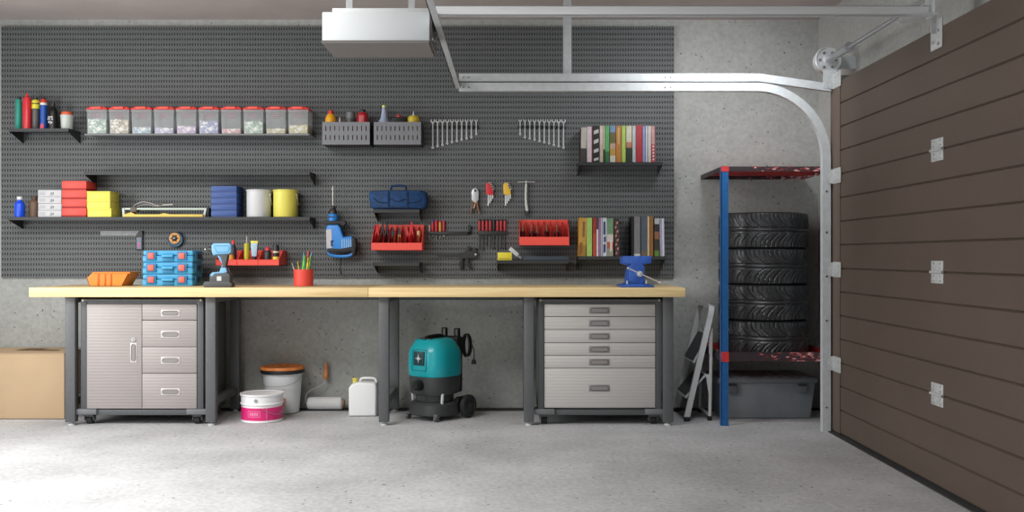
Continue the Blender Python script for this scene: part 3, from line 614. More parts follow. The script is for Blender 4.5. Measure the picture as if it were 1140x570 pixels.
# ================================================================ TYRE RACK
rk=thing('tyre_rack','blue post steel rack with worn red and black trays, tyres inside it','storage rack',(1.68,6.44,0))
M_blue=mat('rack_blue',(26,88,146),0.45,noise=0.06,scale=30); 
def worn(name,base,s1,s2):
    m=bpy.data.materials.new(name); m.use_nodes=True; nt=m.node_tree; b=nt.nodes['Principled BSDF']; N=nt.nodes.new; L=nt.links.new
    tc=N('ShaderNodeTexCoord'); mp=N('ShaderNodeMapping'); mp.inputs['Scale'].default_value=(1,1,2.2); L(tc.outputs['Object'],mp.inputs[0])
    n=N('ShaderNodeTexNoise'); n.inputs['Scale'].default_value=26; n.inputs['Detail'].default_value=6; n.inputs['Roughness'].default_value=0.7; L(mp.outputs[0],n.inputs['Vector'])
    sx=N('ShaderNodeSeparateXYZ'); L(tc.outputs['Object'],sx.inputs[0]); mr=N('ShaderNodeMapRange'); mr.inputs[1].default_value=-0.25; mr.inputs[2].default_value=0.36; mr.inputs[3].default_value=-0.10; mr.inputs[4].default_value=0.06; L(sx.outputs['X'],mr.inputs[0])
    ad=N('ShaderNodeMath'); ad.operation='ADD'; L(n.outputs['Fac'],ad.inputs[0]); L(mr.outputs[0],ad.inputs[1])
    r=N('ShaderNodeValToRGB'); e=r.color_ramp.elements; e[0].position=0.0; e[0].color=(*[lin(v) for v in base],1); e[1].position=0.52; e[1].color=(*[lin(v) for v in base],1)
    for p,c in ((0.55,s1),(0.57,s1),(0.61,s2)): q=e.new(p); q.color=(*[lin(v) for v in c],1)
    L(ad.outputs[0],r.inputs[0]); L(r.outputs[0],b.inputs['Base Color']); b.inputs['Roughness'].default_value=0.5; return m
M_worn=worn('worn_tray_edge',(52,42,46),(160,44,48),(214,190,190)); M_tred=mat('tray_red',(190,66,66),0.5,noise=0.08,scale=12)
RX0,RX1,RY0,RY1=1.325,2.045,6.10,6.77
for (x0,x1) in ((RX0,RX0+0.045),(RX1-0.05,RX1-0.005)):
    b=B(); b.box(x0,x0+0.045,RY0,RY0+0.003,0.004,1.640); b.box(x0,x0+0.003,RY0,RY0+0.045,0.004,1.640) if x0<1.5 else b.box(x0+0.042,x0+0.045,RY0,RY0+0.045,0.004,1.640)
    b.box(x0-0.002,x0+0.047,RY0-0.002,RY0+0.047,0.0,0.006)
    obj('post',b,M_blue,rk)
def tray(z0,z1,up):
    b=B(); e=0.0035
    zf=z1-0.006 if up else z0
    x0,x1,y0,y1=RX0+0.0005,RX1,RY0+0.004,RY1
    b.box(x0,x1,y0,y0+e,z0,z1); b.box(x0,x0+e,y0+e,y1,z0,z1); b.box(x1-e,x1,y0+e,y1,z0,z1); b.box(x0,x1,y1-e,y1,z0,z1)
    t=obj('tray_rim',b,M_worn,rk)
    b=B(); zf0=z1-0.006 if up else z0+0.012
    b.box(x0+e,x1-e,y0+e,y1-e,zf0,zf0+0.004)
    if not up:
        b.box(x0+e,x0+2*e,y0+e,y1-e,zf0,z1); b.box(x1-2*e,x1-e,y0+e,y1-e,zf0,z1+0.0); b.box(x0+e,x1-e,y1-2*e,y1-e,zf0,z1)
    else:
        b.box(x0+e,x1-e,y0+0.2,y0+0.225,zf0-0.012,zf0); b.box(x0+e,x1-e,y0+0.44,y0+0.465,zf0-0.012,zf0)
    obj('tray',b,M_tred,rk)
tray(1.612,1.642,True); tray(0.408,0.466,False)
for (za,zb) in ((0.405,0.468),(1.610,1.643)):
    b=B(); b.box(RX0-0.001,RX0+0.047,RY0-0.0035,RY0+0.0005,za,zb); obj('corner_plate',b,mat('corner_red',(196,52,52),0.5,noise=0.1,scale=40),rk)
# tyres
def tyre_mesh():
    segs=432; R=0.292; W=0.2335; hw=W/2
    prof=[]
    # outer half profile points (r,h,isTread v)
    nt_=26
    P=[(0.190,-0.082,None),(0.196,-0.092,None),(0.215,-0.105,None),(0.240,-0.113,None),(0.262,-0.1165,None),(0.276,-0.1135,None),(0.2855,-0.107,None)]
    for i in range(nt_+1):
        v=-1+2*i/nt_; P.append((R-0.0045*abs(v)**2.5,v*0.101,v))
    P+=[(r,-h,None) for (r,h,_) in [(0.2855,-0.107,0),(0.276,-0.1135,0),(0.262,-0.1165,0),(0.240,-0.113,0),(0.215,-0.105,0),(0.196,-0.092,0),(0.190,-0.082,0)]]
    P+=[(0.205,0.07,None),(0.235,0.06,None),(0.262,0.03,None),(0.262,-0.03,None),(0.235,-0.06,None),(0.205,-0.07,None)]
    V=[];Fc=[]
    NB=30
    def depth(v,th):
        d=0
        av=abs(v)
        if abs(av-0.12)<0.045: return 0.006
        u=th*NB/(2*PI)
        if av>0.80:
            ph=(u*2.0)%1.0
            if ph<0.2: d=0.005
        elif av>0.18:
            c=(u-1.9*(0.82-av)**1.6)%1.0
            if c<0.19: d=0.0055
            elif 0.5<c<0.60 and av>0.4: d=0.004
        return d
    n=len(P)
    for k in range(segs):
        th=2*PI*k/segs; c,s=math.cos(th),math.sin(th)
        for (r,h,v) in P:
            rr=r-(depth(v,th+0.12*(1-abs(v))*0) if v is not None else 0)
            V.append((rr*c,rr*s,h+hw))
    for k in range(segs):
        k2=(k+1)%segs
        for j in range(n):
            j2=(j+1)%n; Fc.append((k*n+j,k2*n+j,k2*n+j2,k*n+j2))
    me=bpy.data.meshes.new('tyre'); me.from_pydata(V,[],Fc); me.materials.append(mat('tyre_rubber',(42,43,45),0.36,noise=0.1,scale=30)); me.shade_smooth(); me.set_sharp_from_angle(angle=math.radians(28)); return me
tm=tyre_mesh()
for i,l in enumerate(['black tyre at the bottom of the stack, resting in the rack tray','second tyre up in the stack, just above the bottom one','third tyre up in the stack, directly beneath the topmost one','topmost tyre of the stack, its upper sidewall free']):
    o=bpy.data.objects.new('car_tyre',tm); COL.objects.link(o); o.location=(1.675,6.434,0.4245+i*0.2333); o.rotation_euler=(0,0,0.35*i); setp(o,l,'tyre','tyres stacked on the rack')
# storage tub
tb=thing('storage_tub','large grey plastic lidded storage tub on the floor beneath the tyre rack','storage tub',(1.67,6.54,0))
M_tub=mat('tub_grey',(122,128,132),0.45,noise=0.05,scale=8)
b=B(); b.taper(1.368,2.000,6.345,6.735,0.002,0.250,0.022,0.03,0.012,0.012,bev=0.012); obj('tub_body',b,M_tub,tb)
b=B(); b.box(1.352,2.008,6.332,6.745,0.238,0.268,bev=0.006); b.box(1.36,2.0,6.34,6.74,0.262,0.275,bev=0.005); 
for i in range(9): b.box(1.40+0.065*i,1.44+0.065*i,6.37,6.71,0.272,0.280,bev=0.003)
obj('lid',b,mat('tub_lid',(108,113,117),0.45),tb)
for px in (815,893):
    xx=X(px,6.33); b=B(); b.box(xx-0.034,xx+0.034,6.322,6.336,0.176,0.236,bev=0.004); lt=obj('latch',b,mat('latch_grey',(96,101,105),0.5),tb)
    b=B(); b.box(xx-0.03,xx+0.03,6.3205,6.323,0.222,0.234); obj('latch_slot',b,M_blk,lt)
# ================================================================ ITEMS ON THE UPPER LEFT SHELF
def C(n,rgb,r=0.45,**k): return mat(n,rgb,r,**k)
zs=1.948; y=6.67
def pxX(px,Y=6.67): return X(px,Y)
def can(name,label,cat,px0,px1,top,mats,prof,y=6.67,z=zs,group=None):
    pass
t=thing('spray_can','tall teal green spray can, leftmost on the upper left shelf','spray can',(pxX(20.7),y,zs),'bottles and cans on the upper left shelf')
b=B(); r=0.0205; b.lathe(pxX(20.7),y,zs,[(0,0),(r-.002,0),(r,0.003),(r,0.195),(r-.003,0.205),(0.014,0.213),(0,0.213)],24); obj('can_body',b,C('teal_green',(40,150,130)),t)
b=B(); b.lathe(pxX(21.5),y,zs,[(0,0.213),(0.014,0.213),(0.014,0.226),(0.010,0.229),(0,0.229)],20); obj('cap',b,M_blk,t)
t=thing('silicone_cartridge','red round cartridge with a pointed red tip on the upper left shelf','cartridge',(pxX(30.2),y,zs),'bottles and cans on the upper left shelf')
b=B(); r=0.0285; b.lathe(pxX(30.2),y,zs,[(0,0),(r,0),(r,0.205),(r-.005,0.222),(0.011,0.230),(0,0.230)],24); obj('cartridge_body',b,C('red_can',(222,52,62),0.3),t)
b=B(); b.lathe(pxX(30.2),y,zs,[(0,0.23),(0.010,0.23),(0.005,0.252),(0,0.254)],16); obj('nozzle',b,C('red_can2',(236,60,60)),t)
t=thing('spray_can','grey spray can with yellow and black striped shoulder on the upper left shelf','spray can',(pxX(39.8),y,zs),'bottles and cans on the upper left shelf')
b=B(); r=0.0225; b.lathe(pxX(39.8),y,zs,[(0,0),(r-.002,0),(r,0.003),(r,0.145),(r+0.003,0.146),(r+0.003,0.175),(r+.002,0.176),(r+.002,0.183),(r+.003,0.184),(r+0.002,0.199),(0.016,0.208),(0,0.208)],24,mis=[0,0,0,1,1,1,2,1,1,1,1]); obj('can_body',b,[C('can_grey',(92,92,90)),C('can_yellow',(226,214,60)),M_blk],t)
b=B(); b.lathe(pxX(39.8),y,zs,[(0,0.208),(0.015,0.208),(0.015,0.222),(0,0.224)],16); obj('cap',b,M_blk,t)
t=thing('spray_can','blue spray can with a red and white top on the upper left shelf','spray can',(pxX(48.6),y,zs),'bottles and cans on the upper left shelf')
b=B(); r=0.023; b.lathe(pxX(48.6),y,zs,[(0,0),(r-.002,0),(r,0.003),(r,0.02),(r,0.04),(r,0.170),(r,0.185),(r,0.199),(0.016,0.212),(0,0.212)],24,mis=[0,0,0,0,0,1,2,2,2]); obj('can_body',b,[C('can_blue',(34,84,172)),C('can_white',(230,230,228)),C('can_redtop',(206,64,50))],t)
b=B(); b.prism([(pxX(46.5),zs+.006),(pxX(50.5),zs+.006),(pxX(50.5),zs+.03),(pxX(48.6),zs+.044),(pxX(46.5),zs+.03)],'y',y-0.0245,y-0.015); obj('label_patch',b,C('pink_patch',(226,70,110)),t)
b=B(); b.lathe(pxX(48.6),y,zs,[(0,0.212),(0.013,0.212),(0.013,0.222),(0,0.224)],16); obj('cap',b,M_blk,t)
t=thing('bottle','squat black bottle with small white print beside the paste jar','bottle',(pxX(59.8),y-0.01,zs),'bottles and cans on the upper left shelf')
b=B(); r=0.033; yy=y-0.01; b.lathe(pxX(59.8),yy,zs,[(0,0),(r-.003,0),(r,0.004),(r,0.115),(r-.006,0.137),(0.015,0.155),(0.013,0.165),(0,0.165)],26); obj('bottle_body',b,C('bottle_black',(18,16,16),0.35),t)
b=B(); b.cyl((pxX(59.8),yy,zs+.160),(pxX(59.8),yy,zs+.185),0.014,seg=16); obj('cap',b,C('cap_dark',(46,44,44)),t)
b=B()
cx_=pxX(59.8)
for (dx,z0,z1,w) in ((-.015,.078,.088,.006),(-.004,.078,.088,.006),(.008,.078,.088,.008),(-.012,.066,.072,.02),(.010,.064,.072,.008),(-.013,.042,.056,.006),(-.002,.034,.056,.005),(.007,.040,.050,.006)):
    b.box(cx_+dx-w/2,cx_+dx+w/2,yy-r-0.0012,yy-r+0.006,zs+z0,zs+z1)
obj('print',b,C('print_white',(226,226,226)),t)
t=thing('paste_jar','pale grey paste jar with an orange red lid on the upper left shelf','jar',(pxX(76),y-0.02,zs),'bottles and cans on the upper left shelf')
b=B(); yy=y-0.02; b.lathe(pxX(76),yy,zs,[(0,0),(0.034,0),(0.037,0.004),(0.041,0.088),(0.043,0.09),(0.043,0.097),(0.038,0.099),(0,0.099)],30); obj('jar_body',b,C('jar_grey',(196,204,198),0.4),t)
b=B(); b.lathe(pxX(76),yy,zs,[(0,0.099),(0.036,0.099),(0.037,0.104),(0.034,0.118),(0.026,0.122),(0,0.122)],30); obj('lid',b,C('lid_redorange',(226,96,60)),t)
# ================================================================ TEN CLEAR BINS
def frosted():
    m=bpy.data.materials.new('frosted_plastic'); m.use_nodes=True; nt=m.node_tree; b=nt.nodes['Principled BSDF']
    b.inputs['Base Color'].default_value=(*[lin(v) for v in (206,210,212)],1); b.inputs['Roughness'].default_value=0.35; b.inputs['Alpha'].default_value=0.36; return m
M_fr=frosted()
def speck(name,c1,c2):
    m=bpy.data.materials.new(name); m.use_nodes=True; nt=m.node_tree; b=nt.nodes['Principled BSDF']; N=nt.nodes.new; L=nt.links.new
    tc=N('ShaderNodeTexCoord'); v=N('ShaderNodeTexVoronoi'); v.inputs['Scale'].default_value=105; L(tc.outputs['Object'],v.inputs['Vector'])
    r=N('ShaderNodeValToRGB'); r.color_ramp.interpolation='CONSTANT'; e=r.color_ramp.elements; e[0].color=(*[lin(q) for q in c1],1); e[1].position=0.45; e[1].color=(*[lin(q) for q in c2],1); q=e.new(0.72); q.color=(lin(250),lin(250),lin(244),1)
    s=N('ShaderNodeSeparateColor'); L(v.outputs['Color'],s.inputs[0]); L(s.outputs[0],r.inputs[0]); L(r.outputs[0],b.inputs['Base Color']); b.inputs['Roughness'].default_value=0.5; return m
bins=[((110,150,128),(176,206,186),0.105,'green and white'),((150,130,84),(214,200,170),0.100,'cream and gold'),((110,150,176),(180,204,216),0.045,'pale blue'),
 ((160,150,196),(196,190,214),0.042,'pale lilac'),((180,140,190),(206,180,212),0.055,'mauve'),((110,112,180),(160,164,208),0.088,'violet blue'),
 ((206,130,130),(214,170,164),0.035,'pink and rose'),((120,160,130),(190,214,190),0.085,'mint green'),((190,176,90),(214,204,150),0.036,'dull yellow'),((196,180,90),(226,216,160),0.060,'bright yellow')]
M_lid=C('bin_lid_red',(226,50,44),0.4); M_lab=C('bin_label_line',(200,140,160))
X0=-2.9055
pos=['leftmost bin','second bin from the left','third bin from the left','fourth bin from the left','fifth bin from the left','sixth bin from the left','seventh bin from the left','third bin from the right end','second bin from the right end','rightmost bin']
for i,(c1,c2,h,nm) in enumerate(bins):
    x0=X0+i*0.1529; x1=x0+0.138; z0=1.9095; z1=2.076; ya,yb=6.582,6.735
    t=thing('storage_bin','clear red-lidded bin holding %s beads, %s in the row'%(nm,pos[i]),'storage bin',((x0+x1)/2,6.66,z0),'clear lidded bins in a row')
    b=B(); b.taper(x0,x1,ya,yb,z0,z1,0.003,0.003,0.003,0.003,bev=0.004); b.box(x0-0.004,x1+0.004,ya-0.005,yb+0.004,z1-0.012,z1-0.004,bev=0.002); obj('bin_body',b,M_fr,t)
    b=B(); n=7; hh=[h*(1+random.uniform(-.07,.07)) for _ in range(n+1)]
    pts=[(x0+0.008,z0+0.004)]+[(x1-0.008,z0+0.004)]+[(x1-0.008-(x1-x0-0.016)*k/n,z0+hh[k]) for k in range(n+1)]
    b.prism(pts,'y',ya+0.007,yb-0.008); obj('contents',b,speck('beads_%d'%i,c1,c2),t,kind='stuff')
    b=B(); b.box(x0-0.002,x1+0.002,ya-0.004,yb+0.002,z1,z1+0.010,bev=0.003); b.box(x0+0.012,x1-0.012,ya+0.005,yb-0.01,z1+0.010,z1+0.02,bev=0.003); lo=obj('lid',b,M_lid,t)
    b=B(); xm=(x0+x1)/2; b.box(xm-0.033,xm+0.033,ya-0.012,ya+0.004,z1+0.002,z1+0.019,bev=0.003); obj('latch_tab',b,C('tab_red',(242,84,70),0.4),lo)
    b=B(); 
    for zz,w in ((0.136,0.05),(0.126,0.06),(0.112,0.054)): b.box(xm-w/2,xm+w/2,ya-0.0035,ya+0.002,z0+zz-0.0015,z0+zz)
    obj('label_print',b,M_lab,t)
# ================================================================ LONG SHELF
zs=1.3425
yF=6.60
def bottle(label,px,w,htot,shoulder,neck,m,mc,y=6.66,z=zs,group=None,capm=0.022):
    x=X(px,y); r=w/2; t=thing('bottle',label,'bottle',(x,y,z),group)
    b=B(); b.lathe(x,y,z,[(0,0),(r-.003,0),(r,0.004),(r,shoulder*0.9),(r*0.9,shoulder),(neck,shoulder+0.012),(neck,htot-capm),(0,htot-capm)],24); obj('bottle_body',b,m,t)
    b=B(); b.lathe(x,y,z,[(neck,htot-capm),(neck+0.003,htot-capm),(neck+0.003,htot-0.002),(neck,htot),(0,htot)],20); obj('cap',b,mc,t); return t
bottle('bright blue bottle with a white cap at the left end of the long shelf',22,0.066,0.142,0.098,0.015,C('blue_bottle',(24,82,226),0.35),M_white,y=6.64)
bottle('dull brown bottle standing beside the stack of white boxes',38.5,0.072,0.148,0.112,0.017,C('brown_bottle',(104,80,62),0.5),C('brown_cap',(84,58,46)),y=6.70)
M_ink=C('ink_grey',(70,72,76)); M_ghost=C('print_ghost',(160,161,165))
lb=['bottom','third from the top','second from the top','topmost']
WX0,WX1=X(42.3,6.6),X(68.2,6.6)
for i in range(4):
    z0=zs+i*0.0465; t=thing('carton','flat white printed carton, %s of the white stack'%lb[i],'box',((WX0+WX1)/2,6.68,z0),'white cartons on the long shelf')
    e=[0,0.001,-0.001,0][i]
    b=B(); b.box(WX0+e,WX1+e,6.60,6.765,z0,z0+0.0452,bev=0.0022); obj('carton_body',b,C('carton_white',(198,199,202),0.55),t)
    b=B(); xx=WX0+0.098
    for (dx,dz,w,h) in ((0,.014,.006,.018),(.008,.014,.008,.006),(.008,.022,.004,.010),(.016,.014,.005,.018),(-.008,.010,.02,.003)): b.box(xx+dx-0.01,xx+dx-0.01+w*0.8,6.5988,6.6005,z0+dz,z0+dz+h*0.8)
    obj('print',b,M_ink,t)
    b=B()
    for dz in (.012,.02,.028): b.box(WX0+0.008,WX0+0.05,6.5992,6.6005,z0+dz,z0+dz+0.004)
    obj('faint_print',b,M_ghost,t)
RX_0,RX_1=X(69,6.6),X(96,6.6)
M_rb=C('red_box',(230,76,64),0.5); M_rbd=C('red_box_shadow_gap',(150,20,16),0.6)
for i in range(4):
    z0=zs+i*0.0618; t=thing('carton','red lidded carton, %s of the red stack'%lb[i],'box',((RX_0+RX_1)/2,6.68,z0),'red cartons on the long shelf')
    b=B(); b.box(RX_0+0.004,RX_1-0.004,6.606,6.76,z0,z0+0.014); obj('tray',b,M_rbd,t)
    b=B(); b.box(RX_0,RX_1,6.60,6.766,z0+0.010,z0+0.0612,bev=0.002); obj('lid',b,M_rb,t)
M_yb=C('yellow_box',(240,226,92),0.5)
for i in range(3):
    x0,x1=(X(96.8,6.6)+0.004,X(123.8,6.6)) if i==0 else (X(96.8,6.6)-0.0005,X(122.4,6.6)); z0=zs+i*0.0588
    t=thing('carton','plain yellow carton, %s of the yellow stack'%['bottom','middle','topmost'][i],'box',((x0+x1)/2,6.68,z0),'yellow cartons on the long shelf')
    b=B(); b.box(x0,x1,6.60,6.766,z0,z0+0.046,bev=0.0015); obj('carton_body',b,M_yb,t)
    b=B(); b.box(x0-0.0006,x1+0.0006,6.5994,6.7666,z0+0.047,z0+0.0583,bev=0.001); obj('lid',b,M_yb,t)
BX0,BX1=X(235,6.6),X(263.3,6.6)
M_bb=C('blue_box',(50,82,146),0.5)
for i in range(5):
    z0=zs+i*0.0424; t=thing('carton','navy blue flat carton, %s of the blue stack'%['bottom','fourth from the top','third from the top','second from the top','topmost'][i],'box',((BX0+BX1)/2,6.68,z0),'blue cartons on the long shelf')
    b=B(); b.box(BX0+0.001,BX1-0.001,6.602,6.764,z0,z0+0.010); obj('tray',b,C('blue_box_tray',(40,66,124)),t)
    b=B(); b.box(BX0,BX1,6.60,6.766,z0+0.008,z0+0.0418,bev=0.0012); obj('lid',b,M_bb,t)
for px,l,m,m2 in ((288.3,'white round pail with side handle on the long shelf',C('pail_white',(206,208,210),0.45),M_galv),(318,'yellow round pail with side handle on the long shelf',C('pail_yellow',(226,216,96),0.4),C('pail_handle_grey',(170,168,130)))):
    yy=6.68; x=X(px,yy); t=thing('pail',l,'pail',(x,yy,zs),'round pails on the long shelf')
    b=B(); b.lathe(x,yy,zs,[(0,0.001),(0.080,0.001),(0.083,0.006),(0.083,0.178),(0.087,0.180),(0.087,0.187),(0.083,0.190),(0.079,0.188),(0.079,0.182),(0,0.182)],36); obj('pail_body',b,m,t)
    b=B(); b.cyl((x+0.080,yy-0.03,zs+0.155),(x+0.0885,yy-0.033,zs+0.155),0.008,seg=12); b.tube(spline([(x+0.083,yy-0.032,zs+0.155),(x+0.089,yy-0.03,zs+0.12),(x+0.088,yy+0.0,zs+0.085),(x+0.0885,yy+0.03,zs+0.10)],5),0.002,6); obj('bail_handle',b,m2,t)
# tile cutter
tc_=thing('tile_cutter','long tile cutter with yellow base and pale guide rails on the long shelf','tile cutter',(X(184,6.64),6.66,zs))
xa,xb=X(136.5,6.62),X(230,6.62)
b=B(); b.box(xa+0.01,xb-0.02,6.60,6.72,zs,zs+0.018,bev=0.002); b.prism([(xa+0.015,zs+.018),(xa+0.06,zs+.032),(xa+0.09,zs+.018)],'y',6.61,6.65); b.prism([(xa+0.26,zs+.018),(xa+0.29,zs+.026),(xa+0.33,zs+.018)],'y',6.60,6.64); obj('base_plate',b,C('cutter_yellow',(226,196,92),0.5),tc_)
b=B(); b.box(xa,xb-0.005,6.625,6.633,zs+0.052,zs+0.062); b.box(xa,xb-0.005,6.665,6.673,zs+0.052,zs+0.062); obj('guide_rail',b,C('rail_green_white',(190,204,192),0.35,metal=0.2),tc_)
b=B(); b.prism([(xa,zs),(xa+0.014,zs),(xa+0.010,zs+.062),(xa-0.004,zs+.062)],'y',6.62,6.68); b.prism([(xb-0.028,zs),(xb-0.012,zs),(xb,zs+.062),(xb-0.014,zs+.062)],'y',6.62,6.68); obj('end_post',b,C('cutter_post',(186,190,184),0.4,metal=0.2),tc_)
b=B(); b.box(xb-0.010,xb+0.012,6.63,6.70,zs,zs+0.066,bev=0.004); obj('end_stop',b,M_blk,tc_)
b=B(); b.box(xa+0.05,xa+0.095,6.62,6.68,zs+0.034,zs+0.07,bev=0.005); b.cyl((xa+0.06,6.64,zs+0.026),(xa+0.06,6.655,zs+0.026),0.014,seg=14); obj('cutting_carriage',b,C('carriage_brown',(92,82,70),0.5),tc_)
b=B(); b.tube(spline([(xa+0.055,6.65,zs+0.06),(xa+0.075,6.65,zs+0.085),(xa+0.12,6.65,zs+0.105),(xa+0.17,6.65,zs+0.100),(xa+0.21,6.65,zs+0.085),(xa+0.24,6.65,zs+0.080)],6),0.0028,6)
b.tube(spline([(xa+0.07,6.66,zs+0.06),(xa+0.10,6.66,zs+0.08),(xa+0.15,6.66,zs+0.088),(xa+0.22,6.66,zs+0.076),(xa+0.27,6.66,zs+0.086)],6),0.002,6); b.cyl((xa+0.265,6.65,zs+0.084),(xa+0.335,6.65,zs+0.088),0.005,seg=8); obj('lever',b,C('lever_pale',(206,200,196),0.35,metal=0.4),tc_)
# ================================================================ PERFORATED BASKETS
M_bk=C('basket_grey',(118,120,124),0.5,metal=0.2)
def basket(x0,x1,label):
    z0,z1=1.836,1.990; yf=6.582; t=thing('perforated_basket',label,'wall basket',((x0+x1)/2,6.68,z0),'slotted metal baskets on the pegboard')
    b=B(); w=x1-x0; n=10; s=w/(n+0.6); e=0.002; hw=0.0032; hh=0.0165
    # front sheet with real slots
    zc=[z0+0.048,z0+0.110]; zl=[z0]
    for c in zc: zl+=[c-hh,c+hh]
    zl.append(z1); xl=[x0]
    for i in range(n): c=x0+s*(i+0.8); xl+=[c-hw,c+hw]
    xl.append(x1)
    for j in range(len(zl)-1):
        for i in range(len(xl)-1):
            if j%2==1 and i%2==1: continue
            b.poly([(xl[i],yf,zl[j]),(xl[i+1],yf,zl[j]),(xl[i+1],yf,zl[j+1]),(xl[i],yf,zl[j+1])])
            b.poly([(xl[i],yf+e,zl[j+1]),(xl[i+1],yf+e,zl[j+1]),(xl[i+1],yf+e,zl[j]),(xl[i],yf+e,zl[j])])
    obj('front_panel',b,M_bk,t,smooth=0)
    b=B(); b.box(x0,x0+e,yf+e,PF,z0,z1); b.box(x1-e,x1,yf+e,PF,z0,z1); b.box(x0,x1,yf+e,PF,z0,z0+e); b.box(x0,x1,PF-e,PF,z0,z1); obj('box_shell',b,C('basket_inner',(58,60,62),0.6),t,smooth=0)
basket(-1.296,-0.972,'grey slotted basket on the left, holding a round yellow bottle and red tin')
basket(-0.944,-0.622,'grey slotted basket on the right, holding a clear cone bottle and black box')
zb=1.8385; yb=6.66
def lat(name,label,cat,px,prof,m,parts=(),y=6.66,z=zb,group='containers standing in the slotted baskets',bname='body',mis=None,sx=1,sy=1):
    x=X(px,y); t=thing(name,label,cat,(x,y,z),group)
    b=B(); b.lathe(x,y,z,prof,26,mis=mis,sx=sx,sy=sy); obj(bname,b,m,t)
    for (pn,pp,pm) in parts:
        b=B(); b.lathe(x,y,z,pp,20); obj(pn,b,pm,t)
    return t
lat('squeeze_bottle','round yellow squeeze bottle with a red cap in the left basket','bottle',368.3,[(0,0),(0.034,0),(0.038,0.01),(0.038,0.16),(0.037,0.185),(0.026,0.212),(0.018,0.218),(0,0.218)],C('squeeze_yellow',(236,170,30),0.4),[('cap',[(0,0.218),(0.018,0.218),(0.017,0.238),(0.008,0.244),(0,0.245)],C('cap_red2',(206,52,44)))])
lat('glue_tube','slim white pointed glue nozzle poking up in the left basket','glue bottle',378.3,[(0,0),(0.012,0),(0.013,0.01),(0.013,0.14),(0.008,0.16),(0.0035,0.195),(0,0.196)],C('nozzle_white',(226,206,204)))
lat('spray_can','dark grey can with a paler grey lid in the left basket','can',390.5,[(0,0),(0.033,0),(0.035,0.004),(0.035,0.182),(0.033,0.184),(0,0.184)],C('can_dark',(74,74,76),0.4),[('lid',[(0,0.184),(0.030,0.184),(0.032,0.19),(0.031,0.226),(0.026,0.232),(0,0.232)],C('lid_grey',(104,106,108)))])
lat('oil_tin','dark red tin with black cap and pale label in the left basket','tin',403.8,[(0,0),(0.037,0),(0.040,0.005),(0.040,0.19),(0.036,0.215),(0.024,0.228),(0,0.228)],C('tin_red',(176,30,40),0.3),[('cap',[(0,0.228),(0.022,0.228),(0.022,0.244),(0.018,0.248),(0,0.248)],M_blk)])
b=B(); xo=X(403.8,6.66); b.box(xo-0.02,xo+0.016,6.6195,6.63,zb+0.06,zb+0.205,bev=0.002); obj('label_patch',b,C('tin_label',(196,92,98)),bpy.data.objects['oil_tin'])
lat('small_cap_bottle','tiny black capped bottle at the left edge of the right basket','bottle',419,[(0,0),(0.014,0),(0.014,0.15),(0.008,0.163),(0.004,0.172),(0,0.173)],M_blk)
lat('cone_bottle','clear bluish cone shaped bottle with a yellow green tip in the right basket','bottle',427.5,[(0,0),(0.036,0),(0.037,0.01),(0.037,0.162),(0.022,0.195),(0.0165,0.235),(0.012,0.262),(0,0.262)],mat('bottle_bluish',(178,190,216),0.2,alpha=0.8),[('tip',[(0,0.262),(0.0135,0.262),(0.0125,0.277),(0,0.278)],C('tip_lime',(208,220,110)))])
t=thing('black_case','black box with a red knob in the right basket','box',(X(444.5,6.66),6.66,zb),'containers standing in the slotted baskets')
b=B(); xo=X(444.5,6.66); b.box(xo-0.052,xo+0.052,6.62,6.72,zb,zb+0.193,bev=0.008); obj('case_body',b,C('case_black',(14,14,15),0.5),t)
b=B(); b.lathe(xo-0.002,6.66,zb,[(0,0.193),(0.022,0.193),(0.022,0.203),(0.012,0.207),(0.010,0.214),(0,0.216)],18); obj('knob',b,C('knob_red',(196,54,58)),t)
lat('oil_bottle','squat yellow bottle with a clear pump tip in the right basket','bottle',460.4,[(0,0),(0.040,0),(0.043,0.006),(0.043,0.165),(0.045,0.18),(0.036,0.198),(0.03,0.203),(0,0.203)],C('oil_yellow',(206,180,52),0.35),[('pump_tip',[(0,0.203),(0.010,0.203),(0.009,0.212),(0.0045,0.216),(0.004,0.235),(0,0.236)],C('tip_clear',(206,210,210)))])
# ================================================================ WRENCHES
M_wr=mat('wrench_chrome',(204,206,208),0.35,0.4)
def wrench(px,bot,hw_,label,group):
    Y=6.7745; x=X(px,Y); zt=Z(132.3,Y); z1=Z(bot,Y); r=hw_; zc=zt-r*0.9
    t=thing('spanner',label,'spanner',(x,Y,z1),group)
    b=B()
    pts=[]
    # open jaw head outline: U shape
    for i in range(17):
        a=math.radians(52-(284)*i/16); pts.append((x+r*math.cos(a),zc+r*math.sin(a)))
    inner=[(x-r*0.42,zc+r*0.42),(x-r*0.46,zc-r*0.1),(x,zc-r*0.45),(x+r*0.46,zc-r*0.1),(x+r*0.42,zc+r*0.42)]
    b.prism(pts+inner,'y',Y-0.004,Y+0.004,bev=0.0008,seg=1)
    b.prism([(x-0.0048,z1+0.01),(x+0.0048,z1+0.01),(x+0.0042,zc-r*0.7),(x-0.0042,zc-r*0.7)],'y',Y-0.003,Y+0.003,bev=0.0008,seg=1)
    b.lathe(x,Y-0.004,z1+0.006,[(0.003,0),(0.009,0),(0.009,0.010),(0.003,0.010),(0.003,0)],14,ax='y')
    obj('forged_body',b,M_wr,t); return t
def rack(xs,zc,Y0,label):
    t=thing('spanner_rack',label,'tool rack',((xs[0]+xs[-1])/2,6.77,zc-0.012),'black spanner holders on the pegboard')
    b=B(); b.box(xs[0]-0.018,xs[-1]+0.018,6.778,PF,zc-0.013,zc+0.013,bev=0.0008); obj('back_bar',b,M_blk,t)
    for x in xs:
        for s in (-1,1):
            b=B(); b.box(x+s*0.0085-0.0025,x+s*0.0085+0.0025,6.764,6.779,zc-0.009,zc+0.009,bev=0.001); obj('clip',b,M_blk,t)
